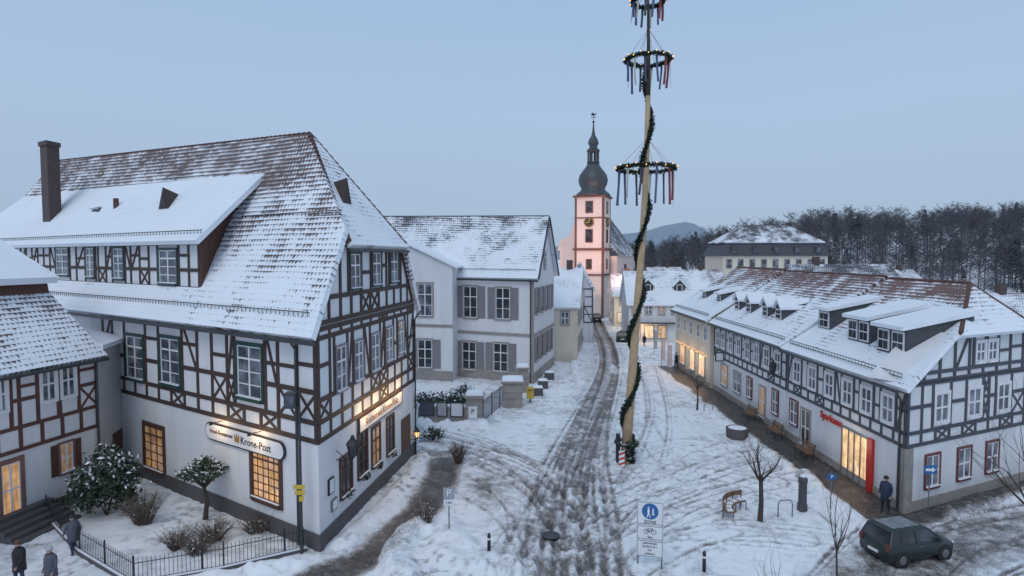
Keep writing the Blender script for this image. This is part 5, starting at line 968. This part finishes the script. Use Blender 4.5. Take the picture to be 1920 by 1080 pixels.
c1=car('dark green parked car with a light frost on its roof at the lower right',CAR); q=G(1700,1042); c1.location=(q.x,q.y,.03); c1.rotation_euler=(0,0,math.radians(16)); c1.scale=(.87,)*3
for px,py,rz_,lb in ((1167,640,math.radians(80),'dark car parked far down the street by the shop house'),(1118,603,math.radians(85),'distant dark car on the road before the church'),(1096,640,math.radians(95),'distant car parked on the left side of the street')):
    q=G(px,py); dup(c1,(q.x,q.y,.02),rz_,lb,scale=.95)
person(1268,690,'distant person by the far shop windows on the right',1.7,1.5,CB,CB,CB,.6); person(1105,640,'distant person walking down the left side of the street',1.7,.5,CN,CB,CB,.7); person(1208,650,'distant person in dark clothes before the lit shop house',1.7,.5,CB,CN,CR,.5)
# ================================================================ WOODS
random.seed(5)
def woodtree(kind):
    mt=MB(); mc=MB(); h=random.uniform(10,14)
    if kind==0:
        mt.tube([(0,0,-1),(random.uniform(-.2,.2),0,h*.45),(random.uniform(-.4,.4),0,h*.8)],[.16,.11,.02],4)
        for k in range(30):
            z=h*random.uniform(.22,.85); a=random.uniform(0,6.28); L=h*.28*(1.15-z/h)+1.0; d=Vector((math.cos(a),math.sin(a),random.uniform(.4,1.1))); p=Vector((0,0,z)); e=p+d*L; mc.add([p,p+Vector((0,0,.12)),e],[(0,1,2)])
            for j in range(11): s=p.lerp(e,random.uniform(.25,1)); g=Vector((random.gauss(0,1),random.gauss(0,1),random.uniform(-.2,1.0))).normalized(); wv=Vector((random.gauss(0,1),random.gauss(0,1),random.gauss(0,1))).normalized()*.15; mc.add([s,s+g*random.uniform(.6,1.5),s+wv],[(0,1,2)])
    else:
        mt.tube([(0,0,-1),(0,0,h*.9)],[.2,.03],5)
        for k in range(420): z=h*.92*random.uniform(.12,1)**.8; r=(1-z/h)*h*.24+.15; a=random.uniform(0,6.28); p=Vector((math.cos(a)*r*.4,math.sin(a)*r*.4,z)); e=Vector((math.cos(a)*r,math.sin(a)*r,z-.35)); g=Vector((-math.sin(a),math.cos(a),0))*.25; mc.add([p,e+g,e-g],[(0,1,2)])
    return mt,mc
protos=[]; raw=[]
for k in range(8):
    kind=1 if k==3 else 0; mt,mc=woodtree(kind); raw.append((mt,mc,kind))
spots=[]
for _ in range(820):
    y_=random.uniform(148,285); a_r=random.uniform(.155,.95); spots.append((a_r*y_,y_))
spots+=[(random.uniform(.40,.92)*y_,y_) for y_ in [random.uniform(122,170) for _ in range(90)]]
spots=[s for s in spots if not (DP(1340,500,128).x<s[0]<DP(1570,500,128).x and s[1]<145)]
spots.sort(key=lambda s:s[1]); 
def hz1(x_,y_): return float(hz(np.array([x_]),np.array([y_]))[0])-.4
for i,(X_,Y_) in enumerate(spots[:60]):
    k=i%8; mt,mc,kind=raw[k]
    if len(protos)<=k:
        t=thing('forest_tree','','tree',local=True); obj('trunk',mt,BARKF,t); obj('crown',mc,CONF if kind else BARKF,t,fix=False); protos.append(t)
    else: t=dup(protos[k],(0,0,0))
    t['label']='dark conifer at the near edge of the wooded hillside on the right' if kind else 'bare tree at the near edge of the wooded hillside on the right'
    t['group']='dark conifers at the near edge of the wood' if kind else 'bare trees at the near edge of the wood'
    t.location=(X_,Y_,hz1(X_,Y_)); t.rotation_euler=(0,0,random.uniform(0,6)); t.scale=(random.uniform(.6,.95),)*3
def stuff(name,label,pts,mats):
    vs=[];fs=[];ms=[];b=0
    cache=[(np.array(mt.v+mc.v),[f for f in mt.f]+[[i+len(mt.v) for i in f] for f in mc.f],kind) for mt,mc,kind in raw]
    for i,(X_,Y_) in enumerate(pts):
        kk=random.randrange(8); 
        if kk==3 and random.random()<.5: kk=1
        v,f,kind=cache[kk]; s=random.uniform(.7,1.05); a=random.uniform(0,6.28); c_,s_=math.cos(a),math.sin(a); w=np.stack([v[:,0]*c_-v[:,1]*s_,v[:,0]*s_+v[:,1]*c_,v[:,2]],1)*s+np.array([X_,Y_,hz1(X_,Y_)])
        vs.append(w); fs+=[[q+b for q in g] for g in f]; ms+=[kind]*len(f); b+=len(v)
    m=MB(); m.v=np.concatenate(vs).tolist(); m.f=fs; m.m=ms; return tag(obj(name,m,mats,fix=False),label,'woodland',kind='stuff')
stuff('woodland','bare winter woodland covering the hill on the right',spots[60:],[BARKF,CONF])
lf=[(-random.uniform(.68,.95)*y_,y_) for y_ in [random.uniform(70,120) for _ in range(26)]]
stuff('left_woodland','bare trees rising behind the hotel at the left edge',lf,[BARKF,CONF])
